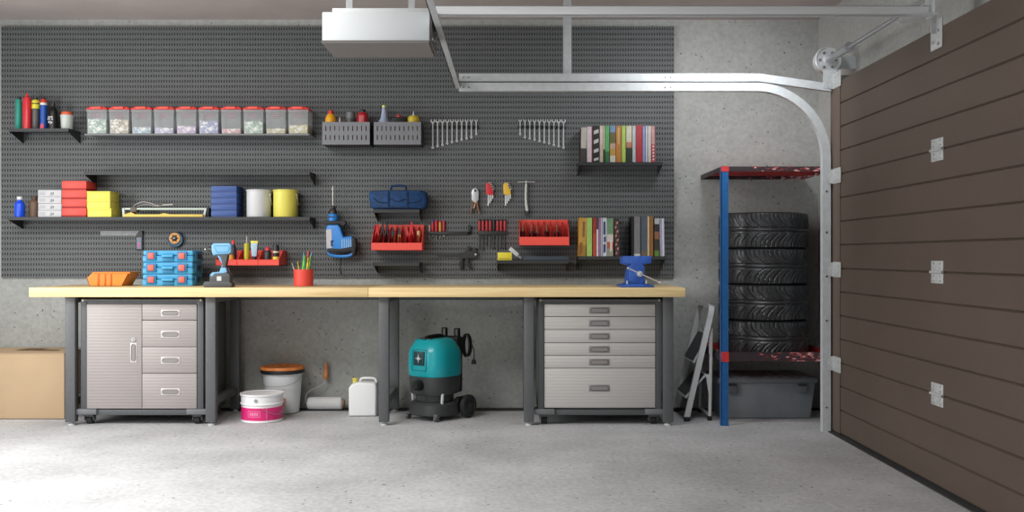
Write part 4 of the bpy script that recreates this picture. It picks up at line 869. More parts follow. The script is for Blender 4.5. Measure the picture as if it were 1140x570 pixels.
ordn=['first','second','third','fourth','fifth','sixth','seventh','eighth','ninth','tenth']
px=[481.8+5.37*i for i in range(10)]; bt=[165.2,163.6,162.2,160.6,159.2,157.8,156.3,155,153.8,150.2]
def wl(i,side):
    if side=='left': a='longest and leftmost' if i==0 else ('shortest and rightmost' if i==9 else ordn[i]+' from the left')
    else: a='shortest and leftmost' if i==9 else ('longest and rightmost' if i==0 else ordn[i]+' from the right')
    return 'chrome open ended spanner, %s in the %s hand spanner rack'%(a,side)
for i in range(10): wrench(px[i],bt[i],0.0165-0.0006*i,wl(i,'left'),'chrome spanners in the left rack')
rack([X(p,6.762) for p in px],Z(141.5,6.77),0,'black rack for the left set of chrome spanners')
px=[627.4-5.37*i for i in range(10)]
for i in range(10): wrench(px[i],bt[i],0.0165-0.0006*i,wl(i,'right'),'chrome spanners in the right rack')
rack([X(p,6.762) for p in px[::-1]],Z(141.5,6.77),0,'black rack for the right set of chrome spanners')
# ================================================================ BOOKS
def book(px0,px1,top,bands,label,z,group,yf=6.60,lean=0.0,stripe=None):
    def tone(c):
        g_=sum(c)/3; return tuple(int((v*0.86+g_*0.14)*0.9) for v in c)
    bands=[(f_,tone(c_)) for f_,c_ in bands]
    if stripe: stripe=(tone(stripe[0]),stripe[1])
    x0,x1=X(px0,yf)+0.0006,X(px1,yf)-0.0006; zt=Z(top,yf); h=zt-z; dep=0.165
    t=thing('book',label,'book',((x0+x1)/2,yf+dep/2,z),group)
    w=x1-x0; ct=min(0.0025,w*0.18)
    mats=[];b=B(); zz=z
    for (f,rgb) in bands:
        nm='cover_%d_%d_%d'%rgb
        m=mat(nm,rgb,0.5,noise=0.06,scale=40)
        if m not in mats: mats.append(m)
        mi=mats.index(m); z2=zz+h*f; b.box(x0,x1,yf,yf+0.0025,zz,z2,mi=mi)
        zz=z2
    m0=mats.index(mat('cover_%d_%d_%d'%bands[0][1],bands[0][1]))
    b.box(x0,x0+ct,yf+0.0025,yf+dep,z,zt,mi=m0); b.box(x1-ct,x1,yf+0.0025,yf+dep,z,zt,mi=m0)
    if stripe:
        mats.append(mat('cover_%d_%d_%d'%stripe[0],stripe[0],0.5)); mi=len(mats)-1
        for (fx0,fx1,fz0,fz1,sk) in stripe[1]:
            xa=x0+w*fx0; xb=x0+w*fx1; za=z+h*fz0; zb_=z+h*fz1
            b.prism([(xa,za),(xb,za+sk*h),(xb,zb_+sk*h),(xa,zb_)],'y',yf-0.0006,yf+0.0004,mi=mi)
    obj('cover',b,mats,t,smooth=0)
    b=B(); b.box(x0+ct,x1-ct,yf+0.0028,yf+dep-0.003,z+0.003,zt-0.004); obj('pages',b,C('paper',(222,214,196),0.8),t,smooth=0)
    if lean:
        t.rotation_euler=(0,lean,0)
    return t
g='books on the upper right shelf'; zb_=1.7165
V=lambda n,s=0.0:[(0.2,0.8,0.06+0.9*i/n,0.06+0.9*(i+.55)/n,s) for i in range(n)]
book(646.3,652.6,141.8,[(.4,(64,60,58)),(.6,(196,188,176))],'cream book with a dark lower spine, leftmost on the upper book shelf',zb_,g,lean=0.02)
book(653.4,659.4,141,[(1,(214,200,208))],'pale pink white book with a red edge on the upper book shelf',zb_,g,stripe=((204,96,100),[(.85,1.0,.0,1,0)]))
book(659.9,667.2,140,[(1,(28,28,30))],'black book with slanting white stripes on the upper book shelf',zb_,g,stripe=((196,204,204),[(.15,.9,.03,.10,.04),(.15,.9,.25,.34,.05),(.15,.9,.50,.60,.05),(.15,.9,.76,.86,.05)]))
book(667.7,671.4,140,[(.5,(206,180,160)),(.5,(222,196,184))],'thin peach book beside the black striped book on the upper shelf',zb_,g)
book(671.6,673.3,140,[(.35,(40,64,40)),(.65,(196,214,170))],'very thin pale green book with dark foot on the upper shelf',zb_,g)
book(673.6,678.4,140,[(.3,(40,120,60)),(.7,(92,176,100))],'plain mid green book on the upper book shelf',zb_,g)
book(679,685.3,140,[(.18,(214,206,190)),(.18,(200,150,50)),(.16,(200,160,130)),(.3,(104,100,40)),(.18,(110,146,190))],'multicolour banded book between green and orange books on the upper shelf',zb_,g)
book(685.7,691.7,140,[(1,(196,124,46))],'orange brown book with faint lettering on the upper book shelf',zb_,g,stripe=((222,170,100),[(.35,.65,.5,.95,0)]))
book(692.2,696.6,140,[(1,(176,212,84))],'lime green book on the upper book shelf',zb_,g)
book(697.2,703.5,140,[(.4,(30,52,34)),(.15,(200,120,90)),(.45,(214,206,180))],'cream book with a dark green lower half on the upper book shelf',zb_,g)
book(704,707.7,140,[(1,(186,194,192))],'thin pale grey book just left of the red one, upper shelf',zb_,g)
book(708,715,139.4,[(1,(190,30,50))],'thick crimson red book on the upper book shelf',zb_,g)
book(715.4,718.2,140.4,[(1,(150,150,190))],'thin lavender book just right of the red one, upper shelf',zb_,g)
book(718.4,720.6,140,[(1,(216,222,230))],'thin white book with blue edge near the right end, upper shelf',zb_,g,stripe=((90,130,200),[(0,.3,0,1,0)]))
book(721.2,724.9,140.2,[(1,(206,196,192))],'pale beige book next to the red patterned end book, upper shelf',zb_,g)
book(725.6,729.2,140.4,[(.5,(206,60,64)),(.5,(214,140,140))],'pink and red patterned book, rightmost on the upper book shelf',zb_,g,lean=-0.012,stripe=((236,220,220),[(.25,.75,.05+.09*i,.09+.09*i,.02) for i in range(5)]))
g='books on the lower right shelf'; zb_=1.0735
book(643.6,652.3,242.5,[(.3,(170,120,40)),(.7,(206,152,52))],'golden orange book, leftmost on the lower book shelf',zb_,g,lean=0.02,stripe=((140,96,36),[(.15,.5,.05,.35,.02),(.5,.8,.5,.9,0)]))
book(653,659.2,242.5,[(1,(168,208,96))],'lime green book next to the golden one, lower shelf',zb_,g)
book(660,663.9,242.5,[(.6,(196,66,48)),(.4,(170,44,40))],'red orange book on the lower book shelf',zb_,g)
book(664.1,666.2,242.5,[(.7,(220,216,212)),(.3,(90,60,60))],'thin white book with dark top, lower shelf',zb_,g)
book(666.4,670.2,242.5,[(1,(150,112,160))],'purple book on the lower book shelf',zb_,g,stripe=((220,212,220),[(.8,1,0,1,0)]))
book(670.6,675.6,242.5,[(1,(200,206,214))],'white book with navy blotches on the lower book shelf',zb_,g,stripe=((46,60,120),[(.2,.75,.08,.3,.03),(.3,.8,.36,.5,.02),(.2,.7,.56,.9,.0)]))
book(675.8,682.8,243,[(.2,(150,150,130)),(.18,(190,90,60)),(.2,(206,200,190)),(.42,(110,150,110))],'green and multicolour book on the lower book shelf',zb_,g,stripe=((222,216,206),[(.5,.8,.1,.4,.05)]))
book(684.3,690.4,243.5,[(1,(60,44,44))],'dark book with busy pink pattern, right end of the left group',zb_,g,lean=-0.03,stripe=((206,130,110),[(.2+.25*(i%2),.5+.3*(i%2),.04+.115*i,.10+.115*i,.03) for i in range(8)]))
book(703.2,705.6,241,[(1,(22,22,24))],'thin black book starting the right hand group, lower shelf',zb_,g)
book(705.9,712.8,240.8,[(.06,(200,200,200)),(.94,(120,120,122))],'thick mid grey book in the right hand group, lower shelf',zb_,g)
book(713.6,720.4,240.8,[(.13,(110,96,80)),(.87,(78,88,104))],'thick slate blue book in the right hand group, lower shelf',zb_,g)
book(720.7,722.8,240.8,[(1,(214,190,140))],'thin tan book in the right hand group, lower shelf',zb_,g)
book(723,727.3,240.8,[(1,(150,96,44))],'brown book in the right hand group, lower shelf',zb_,g)
book(728.6,734,243,[(.15,(90,140,50)),(.3,(60,50,44)),(.2,(150,90,60)),(.2,(46,42,44)),(.15,(170,180,180))],'dark mottled book with green foot in the right hand group, lower shelf',zb_,g)
book(734.8,740.2,243,[(1,(160,156,180))],'lilac and white book, rightmost on the lower book shelf',zb_,g,lean=-0.015,stripe=((222,222,230),[(.55,.8,0,1,0)]))
# ================================================================ MIDDLE OF THE PEGBOARD
def out(pts,Y,dx=0,dz=0): return [(X(p[0],Y)+dx,Z(p[1],Y)+dz) for p in pts]
# navy tool bag
t=thing('tool_bag','navy blue zipped tool bag with a top handle on its small shelf','tool bag',(X(443,6.67),6.68,1.3945))
Y=6.62; zb=1.3945
def bagrow(y,e,s): 
    pts=[(410.3,214.5),(413,212.3),(440,211.5),(470,212),(474.5,214),(476,222),(475,230.5),(471,233.6),(440,234.0),(416,233.6),(412,230),(410.3,222)]
    cx,cz=X(443,Y),zb+0.068
    r=[]
    for p in pts:
        x,z=X(p[0],Y),max(Z(p[1],Y),zb+0.0); r.append((cx+(x-cx)*s,y,cz+(z-cz)*s if s<1 else z))
    return r
b=B(); rows=[bagrow(6.612,0,0.90),bagrow(6.625,0,0.97),bagrow(6.65,0,1.0),bagrow(6.72,0,1.0),bagrow(6.745,0,0.96),bagrow(6.757,0,0.88)]
def loft2(b,rows,mi=0):
    loft(b,rows,mi)
loft2(b,rows); obj('bag_body',b,mat('navy_canvas',(14,58,104),0.75,noise=0.15,scale=25,bump=0.25),t,smooth=50)
b=B(); b.tube(spline([(X(434,Y),6.68,zb+0.132),(X(434.5,Y),6.68,zb+0.158),(X(438,Y),6.68,zb+0.167),(X(447,Y),6.68,zb+0.167),(X(450.5,Y),6.68,zb+0.158),(X(451,Y),6.68,zb+0.132)],5),0.008,8); obj('handle',b,mat('navy_strap',(14,50,92),0.8),t)
b=B()
for px in (432.5,453.5): b.box(X(px,Y)-0.004,X(px,Y)+0.004,6.605,6.614,zb+0.006,zb+0.125)
b.tube(spline([(X(414,Y),6.618,zb+0.105),(X(420,Y),6.607,zb+0.055),(X(432,Y),6.606,zb+0.045)],5),0.0025,6)
b.tube(spline([(X(434,Y),6.607,zb+0.075),(X(443,Y),6.605,zb+0.055),(X(452,Y),6.607,zb+0.075)],5),0.0025,6)
b.tube(spline([(X(455,Y),6.607,zb+0.045),(X(466,Y),6.607,zb+0.055),(X(472,Y),6.618,zb+0.105)],5),0.0025,6)
b.tube(spline([(X(414,Y),6.615,zb+0.01),(X(443,Y),6.606,zb+0.014),(X(472,Y),6.615,zb+0.01)],5),0.003,6)
obj('webbing',b,mat('navy_webbing',(10,36,66),0.8),t)
# red sloped tool trays
def tray_holder(x0,x1,ztop,zlt,zlb,yf,label,divs):
    t=thing('tool_tray',label,'tool holder',((x0+x1)/2,6.7,zlb),'red sloping tool trays on the pegboard'); e=0.003
    b=B(); b.box(x0,x1,PF-0.004,PF,zlb+0.01,ztop); obj('back_panel',b,M_red,t,smooth=0)
    b=B(); b.box(x0,x1,yf,yf+e,zlb,zlt,bev=0.0008); b.box(x0,x1,yf,PF-0.004,zlb,zlb+e); obj('front_lip',b,M_red,t,smooth=0)
    for x in [x0+e/2,x1-e/2]:
        b=B(); b.prism([(yf+e,zlb+e),(PF-0.004,zlb+e),(PF-0.004,ztop),(PF-0.02,ztop),(yf+e,zlt)],'x',x-e/2,x+e/2); obj('side_panel',b,M_red,t,smooth=0)
    for i in range(1,divs):
        x=x0+(x1-x0)*i/divs
        b=B(); b.prism([(yf+e,zlb+e),(PF-0.004,zlb+e),(PF-0.004,ztop-0.01),(PF-0.02,ztop-0.012),(yf+e,zlt-0.004)],'x',x-0.001,x+0.001); obj('divider',b,M_redd,t,smooth=0)
    return t
tray_holder(X(413.3,6.59),X(469.8,6.59),Z(250.3,6.78),Z(270.3,6.59),Z(278.8,6.59),6.59,'red tool tray below the navy bag, filled with pliers',9)
tray_holder(X(578.2,6.60),X(633.7,6.60),Z(244.8,6.78),Z(263.7,6.60),Z(273.3,6.60),6.60,'red tool tray right of the screwdrivers, holding black handled pliers',8)
zt1=Z(278.8,6.59)+0.0035
def pliers(px,top,zb,hm,jm,label,w=0.03,Y=6.69,group='pliers in the red tray below the bag',jaw=0.045):
    x=X(px,Y); zt=Z(top,Y); t=thing('pliers',label,'pliers',(x,Y,zb),group)
    zp=zt-jaw
    for s in (-1,1):
        b=B(); b.tube(spline([(x+s*0.004,Y,zp),(x+s*w*0.5,Y,zp-(zp-zb)*0.4),(x+s*w*0.42,Y,zb+0.006)],5),0.0055,8); obj('handle',b,hm,t)
    b=B(); b.prism([(x-0.009,zp-0.01),(x+0.009,zp-0.01),(x+0.011,zp+0.01),(x+0.003,zt),(x-0.003,zt),(x-0.011,zp+0.01)],'y',Y-0.005,Y+0.005,bev=0.001,seg=1); b.cyl((x,Y-0.007,zp+0.002),(x,Y+0.006,zp+0.002),0.006,seg=12); obj('jaw',b,jm,t)
M_jaw=mat('jaw_dark',(60,60,62),0.35,0.7); M_rh=C('handle_red',(206,30,34),0.4); M_bh=C('handle_black',(40,28,28),0.5); M_tan=C('handle_tan',(206,168,112),0.5)
pliers(420,249.5,zt1,M_rh,M_rh,'red handled pliers at the left end of the tray under the bag')
pliers(426,247.5,zt1,M_bh,M_jaw,'dark pliers beside the left red pair in the tray under the bag',0.024)
pliers(430.8,247.8,zt1,M_bh,M_bh,'tall black pliers, third tool in the tray under the bag',0.022)
pliers(437.2,254,zt1,C('handle_brown',(110,60,50)),M_jaw,'brown handled pliers left of the brass tool, tray under the bag',0.02)
pliers(444.8,253.5,zt1,C('brass',(196,150,80),0.35,metal=0.5),M_jaw,'small brass handled pliers in the middle of the tray under the bag',0.022)
pliers(453.6,255,zt1,M_rh,M_redd,'short dark red pliers in the tray under the bag',0.018)
pliers(458.2,247,zt1,M_rh,M_rh,'tallest bright red pliers in the tray under the bag',0.024)
x=X(466,6.69); t=thing('awl','light wooden handled awl at the right end of the tray under the bag','awl',(x,6.69,zt1))
b=B(); b.lathe(x,6.69,zt1,[(0,0.03),(0.007,0.03),(0.008,0.09),(0.012,0.115),(0.012,0.128),(0.007,0.134),(0,0.135)],16); obj('handle',b,M_tan,t)
b=B(); b.cyl((x,6.69,zt1),(x,6.69,zt1+0.031),0.002,0.004,seg=8); obj('spike',b,M_steel,t)
zt2=Z(273.3,6.6)+0.0035
gl=['leftmost black handled mini pliers in the right red tray','second black handled mini pliers in the right red tray','short third black handled mini pliers in the right red tray','fourth black handled mini pliers, mid tray at right','fifth black handled mini pliers, rightmost of the right tray']
M_jb=mat('jaw_brown',(150,110,84),0.4,0.4)
for i,(p,tp) in enumerate(((582,249.5),(592,248.5),(597.5,250.5),(608.3,248.5),(619.8,248))):
    Y=6.71; x=X(p,Y); zt=Z(tp,Y); zl=Z(257.5 if i!=2 else 259,Y)
    t=thing('mini_pliers',gl[i],'pliers',(x,Y,zt2),'small pliers in the right red tray')
    b=B(); pts=[(x-0.011,zt2+0.02),(x-0.013,zl-0.015),(x-0.008,zl),(x+0.008,zl),(x+0.013,zl-0.015),(x+0.011,zt2+0.02)]
    for s in (-1,1):
        b=B(); b.tube(spline([(x+s*0.003,Y,zl),(x+s*0.012,Y,zl-0.010),(x+s*0.0125,Y,zl-0.03),(x+s*0.010,Y,zt2+0.004)],5),0.0062,8); obj('handle',b,M_blk,t)
    b=B(); b.prism([(x-0.006,zl-0.004),(x+0.006,zl-0.004),(x+0.005,zl+0.02),(x+0.0025,zt),(x-0.0025,zt),(x-0.005,zl+0.02)],'y',Y-0.004,Y+0.004,bev=0.001,seg=1); obj('jaw',b,M_jb,t)
# precision screwdrivers in a small rail (left) with right hook
def sdriver(px,htop,hbot,tip,hm,label,group,Y=6.755,r=0.008,bandm=None):
    Y=6.7806-r; x=X(px,Y); t=thing('screwdriver',label,'screwdriver',(x,Y,Z(tip,Y)),group)
    zt,zh,zp=Z(htop,Y),Z(hbot,Y),Z(tip,Y); h=zt-zh
    b=B(); b.lathe(x,Y,zh,[(0,0),(r*0.7,0),(r,h*0.1),(r*0.85,h*0.3),(r,h*0.45),(r,h*0.88),(r*0.8,h*0.98),(0,h)],14); obj('handle',b,hm,t)
    if bandm:
        b=B(); b.lathe(x,Y,zh,[(r*0.9,h*0.88),(r*1.08,h*0.88),(r*0.95,h*1.0),(0,h*1.02)],14); obj('butt_cap',b,bandm,t)
    b=B(); b.cyl((x,Y,zp),(x,Y,zh+0.002),0.0036 if tip>270 else 0.0022,seg=8); obj('shank',b,M_blk if tip>270 else M_steel,t)
t=thing('tool_rail','thin black tool rail ending in an upright hook, beside the pliers tray','tool rail',(X(502,6.77),6.77,Z(261.5,6.77)))
b=B(); b.box(X(477.5,6.76),X(524,6.76),6.757,PF,Z(261.3,6.76),Z(257.8,6.76),bev=0.002); obj('rail',b,M_blkm,t)
b=B(); b.box(X(520.8,6.76),X(524.2,6.76),6.757,PF,Z(261,6.76),Z(251,6.76),bev=0.003); b.cyl((X(522.5,6.76),6.755,Z(252,6.76)),(X(522.5,6.76),PF,Z(252,6.76)),0.012,seg=16); obj('hook',b,M_blkm,t)
Mr2=C('driver_red',(200,36,44),0.35)
g='small red screwdrivers on the short rail'
sdriver(478.2,250.5,258.6,267.0,C('driver_pale',(214,150,150)),'small pale red screwdriver at the left end of the short rail',g,Y=6.769,r=0.0065)
sdriver(481.8,245.5,258.6,264,Mr2,'red screwdriver with a bright blue butt on the short rail',g,Y=6.769,r=0.0085,bandm=C('butt_blue',(40,80,210)))
sdriver(485.8,244.8,258.6,268,Mr2,'plain red screwdriver left of the yellow banded one, short rail',g,Y=6.769,r=0.0095)
sdriver(490,246,258.6,266,C('driver_yellow',(214,150,50)),'red and yellow banded screwdriver on the short rail',g,Y=6.769,r=0.009,bandm=Mr2)
sdriver(494.3,245.5,258.6,264,C('driver_darkred',(176,24,30),0.35),'dark red screwdriver at the right end of the short rail group',g,Y=6.769,r=0.0095)
# eight screwdrivers
t=thing('screwdriver_rack','black rack holding the set of eight red and black screwdrivers','tool rack',(X(548,6.77),6.77,Z(262,6.77)))
b=B(); b.box(X(531.8,6.76),X(564,6.76),6.755,PF,Z(261.5,6.76),Z(257.2,6.76),bev=0.002); obj('rack_bar',b,M_blkm,t)
tips=[277.5,279.8,275,276,277.5,279.8,277,277.5]
M_db=C('driver_redblack',(170,40,48),0.4)
for i in range(8):
    p=533.8+4.03*i
    sdriver(p,244.3,257.3,tips[i],M_db if i!=4 else C('driver_blk',(44,34,36)),'red and black screwdriver, %s'%['leftmost in the rack of eight','second from the left in the rack of eight','third from the left in the rack of eight','fourth from the left in the rack of eight','fifth from left in the rack of eight','third from the right in the rack of eight','second from the right in the rack of eight','rightmost in the rack of eight'][i],'screwdrivers in the rack of eight',Y=6.7695,r=0.0095,bandm=M_blk)
# snips
Y=6.765
t=thing('locking_pliers','silver headed pliers with brown handles hanging near the hex keys','pliers',(X(529,Y),Y,Z(238,Y)))
b=B(); b.prism(out([(525.2,222),(525,214),(526.5,210.5),(529,209.6),(531.5,210.5),(533,214),(532.8,222),(531.5,225),(526.5,225)],Y),'y',Y-0.009,Y+0.006,bev=0.002); b2=obj('head',b,mat('head_silver',(206,208,212),0.35,0.4),t)
b=B(); b.cyl((X(529.2,Y),Y-0.012,Z(212.5,Y)),(X(529.2,Y),Y-0.008,Z(212.5,Y)),0.008,seg=14); obj('pivot',b,M_blk,b2)
for s,e in ((-1,524),(1,534)):
    b=B(); b.tube(spline([(X(529+s*2,Y),Y-0.002,Z(223,Y)),(X(529+s*3,Y),Y-0.002,Z(230,Y)),(X(e,Y),Y-0.002,Z(238,Y))],5),0.0078,8); obj('handle',b,C('handle_copper',(104,72,50),0.45),t)
b=B(); b.tube([(X(530,Y),Y-0.006,Z(223,Y)),(X(527.5,Y),Y-0.006,Z(232,Y))],0.004,8); obj('spring_link',b,C('link_peach',(214,170,140)),t)
t=thing('wall_hook','small peg holding the silver headed pliers on the board','hook',(X(529,6.77),6.775,Z(212.5,6.77)))
b=B(); b.cyl((X(529.2,6.77),6.757,Z(211,6.77)),(X(529.2,6.77),PF,Z(211,6.77)),0.003,seg=8); b.box(X(529.2,6.77)-0.006,X(529.2,6.77)+0.006,6.776,PF,Z(213,6.77),Z(209,6.77)); obj('peg',b,M_steel,t)
# hex key sets
def hexset(px,m,label,md):
    Y=6.768; t=thing('hex_key_set',label,'hex key set',(X(px,Y),Y,Z(229,Y)),'hex key sets on the pegboard')
    b=B(); b.prism(out([(px-5,206),(px-3,203.2),(px+0.5,203.4),(px+1,208),(px+3.2,211.5),(px+3.6,217),(px+0.5,217.4),(px-4.6,216)],Y),'y',Y-0.010,PF,bev=0.002); obj('holder',b,m,t)
    for i in range(4):
        x=px-2.2+1.75*i; tp=203.8+2.0*i; bt_=229-2.6*i
        b=B(); z0,z1=Z(bt_,Y),Z(tp,Y); xx=X(x,Y)
        b.tube([(xx,Y-0.004-0.001*i,z0),(xx,Y-0.004-0.001*i,z1-0.004),(xx+0.004,Y-0.012,z1),(X(min(px+1.6+1.1*i,px+5.6),Y),Y-0.013,z1-0.001)],0.0034-0.0002*i,6); obj('key',b,M_wr,t)
hexset(545.7,C('hex_red',(206,46,54)),'hex key set in a red holder on the pegboard',None)
hexset(565.2,C('hex_yellow',(228,186,60)),'hex key set in a yellow holder on the pegboard',None)
# T-handle
Y=6.762
t=thing('t_handle_tool','slim T handled tool with pale sleeve and dark tip on the pegboard','T handle tool',(X(586,Y),Y,Z(241,Y)))
b=B(); b.cyl((X(576.3,Y),Y,Z(202.6,Y)),(X(595.2,Y),Y,Z(202.6,Y)),0.0035,seg=8); obj('cross_bar',b,M_wr,t)
b=B(); b.tube(spline([(X(585.8,Y),Y,Z(201,Y)),(X(585.8,Y),Y,Z(206,Y)),(X(585.5,Y),Y,Z(217,Y)),(X(585.8,Y),Y,Z(226,Y)),(X(587,Y),Y,Z(235,Y))],5),[0.004]*5+[0.009]*11+[0.0105]*5,8); obj('sleeve',b,C('sleeve_pale',(196,202,194),0.6),t)
b=B(); b.prism(out([(582,234.5),(589,234.5),(588.3,238),(586,241.3),(583.5,238)],Y),'y',Y-0.008,Y+0.006,bev=0.001,seg=1); obj('tip',b,C('tip_dark',(54,56,58)),t)
b=B(); b.box(X(584,Y),X(587.6,Y),Y+0.002,PF,Z(209,Y),Z(206,Y)); obj('hanging_tab',b,M_blk,t)
# bar clamp
Y=6.762
t=thing('bar_clamp','dark one handed bar clamp hanging above the bench, bar pointing left','clamp',(X(508,Y),Y,Z(301,Y)))
b=B(); b.box(X(485.8,Y),X(528,Y),Y-0.004,Y+0.004,Z(285,Y),Z(282.5,Y)); obj('bar',b,C('clamp_bar',(58,60,62),0.4,metal=0.4),t)
b=B(); b.box(X(518,Y),X(524,Y),Y,PF,Z(285,Y),Z(281,Y)); b.prism(out([(509,284),(512,281.5),(517,281),(519.5,276),(520.5,273.5),(523,275),(522.5,279.5),(526,279),(527.5,275.5),(530,276),(530,281),(532,282.5),(531,287),(524,287.5),(512,288)],Y),'y',Y-0.014,Y+0.010,bev=0.0008,seg=1); obj('jaw_body',b,C('clamp_body',(44,46,48),0.5),t)
b=B(); b.prism(out([(512,288),(516,287.5),(515.2,293),(515.5,300),(512.2,300.5),(511.3,293)],Y),'y',Y-0.010,Y+0.008,bev=0.003); obj('grip',b,C('clamp_grip',(36,37,39),0.6),t)
b=B(); b.prism(out([(518,287),(522,286.5),(522.5,293),(526,299.5),(523,300.5),(519,294)],Y),'y',Y-0.008,Y+0.006,bev=0.002); obj('trigger',b,C('clamp_grip',(36,37,39)),t)
b=B(); b.cyl((X(529.5,Y),Y-0.018,Z(283.2,Y)),(X(529.5,Y),Y-0.010,Z(283.2,Y)),0.007,seg=12); obj('pin',b,M_steel,t)
# items on the shelf right of clamp
zs2=1.0455; Y=6.61
t=thing('sanding_pad_pack','small bright yellow pack at the left end of the shelf','pack',(X(562,Y),Y+0.03,zs2))
b=B(); b.box(X(554,Y),X(569.8,Y),Y-0.015,Y+0.07,zs2,Z(281,Y),bev=0.003); obj('pack_body',b,C('pack_yellow',(222,208,60),0.5),t)
b=B(); b.box(X(555,Y),X(568,Y),Y-0.0158,Y-0.0145,zs2+0.008,zs2+0.014); obj('printed_line',b,C('pack_olive',(150,142,60)),t)
t=thing('wire_brush','white grey bristle brush leaning beside the yellow pack','brush',(X(575,Y),Y,zs2))
b=B(); b.M=Matrix.Translation((X(579,Y),Y+0.01,zs2+0.020))@Matrix.Rotation(math.radians(40),4,'Y'); b.box(-0.095,-0.02,-0.02,0.02,-0.012,0.016,bev=0.004); obj('bristle_head',b,mat('bristle_white',(196,200,202),0.9,noise=0.1,scale=200,bump=0.5),t)
b=B(); b.M=Matrix.Translation((X(579,Y),Y+0.01,zs2+0.020))@Matrix.Rotation(math.radians(40),4,'Y'); b.box(-0.02,0.012,-0.014,0.014,-0.008,0.008,bev=0.003); obj('handle',b,C('brush_handle',(120,130,140)),t)
t=thing('sharpening_block','long dark slate coloured block lying on the shelf','block',(X(605,Y),Y+0.05,zs2))
b=B(); b.box(X(582.5,Y),X(633,Y),Y-0.01,Y+0.09,zs2,zs2+0.020,bev=0.003); obj('lower_layer',b,C('slate',(56,66,78),0.6),t)
b=B(); b.box(X(583.5,Y),X(632,Y),Y-0.008,Y+0.088,zs2+0.0202,zs2+0.026,bev=0.002); obj('upper_layer',b,C('slate_top',(70,80,92),0.6),t)
# ================================================================ HAMMER DRILL on the pegboard
Y=6.71
t=thing('hammer_drill','blue corded rotary hammer drill hung bit upwards on the pegboard','hammer drill',(X(378,Y),Y,Z(287,Y)))
Mb=mat('drill_blue',(44,132,214),0.35); Mb2=C('drill_blue_dark',(30,96,176),0.4)
b=B(); xx=X(370.6,Y); b.cyl((xx,Y,Z(229,Y)),(xx,Y,Z(211,Y)),0.0035,seg=10); b.cyl((xx,Y,Z(211,Y)),(xx,Y,Z(207,Y)),0.007,0.003,seg=10); obj('drill_bit',b,C('bit_pale',(208,206,200),0.4,metal=0.4),t)
b=B(); xx=X(370.8,Y); b.lathe(xx,Y,Z(238,Y),[(0,0),(0.028,0),(0.028,0.012),(0.022,0.030),(0.018,0.034),(0.018,0.048),(0.013,0.056),(0,0.056)],24); obj('chuck',b,C('chuck_dark',(46,40,40),0.45),t)
b=B(); b.lathe(xx,Y,Z(246.5,Y),[(0,-0.01),(0.031,-0.01),(0.034,0.0),(0.034,0.03),(0.029,0.05),(0.024,0.055),(0,0.055)],28); obj('collar',b,Mb,t)
b=B(); b.box(X(366.5,Y),X(373,Y),Y-0.0355,Y-0.030,Z(242.5,Y),Z(241,Y)); obj('collar_mark',b,C('mark_navy',(20,44,100)),t)
b=B(); b.lathe(xx,Y,Z(249.8,Y),[(0.02,0),(0.0375,0),(0.0375,0.02),(0.02,0.02)],28); b.box(X(361,Y),X(384,Y),Y-0.042,Y+0.016,Z(250.3,Y),Z(246,Y),bev=0.005); b.cyl((X(383,Y),Y-0.048,Z(248.3,Y)),(X(383,Y),Y+0.02,Z(248.3,Y)),0.018,seg=18); obj('side_grip',b,C('grip_black',(30,32,38),0.6),t)
b=B(); b.prism(out([(364,253),(366,250.3),(377,250),(379.5,253),(381.5,260),(383,264),(392,263),(395,266),(395.5,276),(394,280),(366,281),(364,277)],Y),'y',Y-0.032,Y+0.030,bev=0.008,seg=3); obj('body',b,Mb,t)
b=B(); b.prism(out([(364,256),(370,255),(371,276),(364.5,277)],Y),'y',Y-0.0345,Y-0.025,bev=0.001,seg=1); obj('side_panel',b,C('drill_panel',(190,190,196),0.4),t)
b=B()
b.prism(out([(369,268),(372.5,267),(370.5,272.5),(372.5,273),(369.5,275)],Y),'y',Y-0.0352,Y-0.034); obj('logo',b,C('mark_navy',(20,44,100)),t)
b=B()
for i in range(5): b.box(X(381.3+2.4*i,Y),X(382.3+2.4*i,Y),Y-0.034,Y-0.028,Z(276,Y),Z(266.5,Y))
obj('vent',b,C('vent_pale',(150,190,226)),t)
b=B(); b.prism(out([(392.5,263.5),(396.5,266),(397.5,274),(396,283.5),(392.5,285.5),(392,266)],Y),'y',Y-0.036,Y+0.028,bev=0.004); b.prism(out([(365,276),(380,277),(396.5,273.5),(396.5,279.5),(380,281.5),(365.5,280.5)],Y),'y',Y-0.035,Y+0.033,bev=0.004); obj('rear_grip',b,C('grip_black2',(28,30,34),0.6),t)
b=B(); b.tube(spline([(X(366,Y),Y,Z(280,Y)),(X(368,Y),Y,Z(283.5,Y)),(X(376,Y),Y,Z(285.3,Y)),(X(388,Y),Y,Z(284.8,Y)),(X(395,Y),Y,Z(281,Y))],5),0.0115,10); obj('trigger_loop',b,Mb,t)
b=B(); b.tube(spline([(X(379,Y),Y,Z(286,Y)),(X(379,Y),Y+0.01,Z(292,Y)),(X(378.2,Y),Y+0.02,Z(299,Y)),(X(378.6,Y),Y+0.02,Z(303,Y))],5),0.0035,8); b.cyl((X(378.6,Y),Y+0.02,Z(305,Y)),(X(378.6,Y),Y+0.02,Z(301.5,Y)),0.009,0.007,seg=10); b.tube(spline([(X(395,Y),Y,Z(278.5,Y)),(X(399,Y),Y,Z(279.8,Y)),(X(403,Y),Y+0.01,Z(282.5,Y))],5),0.003,6); obj('power_cord',b,M_blk,t)
b=B(); b.box(X(368,Y),X(374,Y),Y+0.02,PF,Z(262,Y),Z(258,Y)); obj('hanging_bracket',b,M_blkm,t)
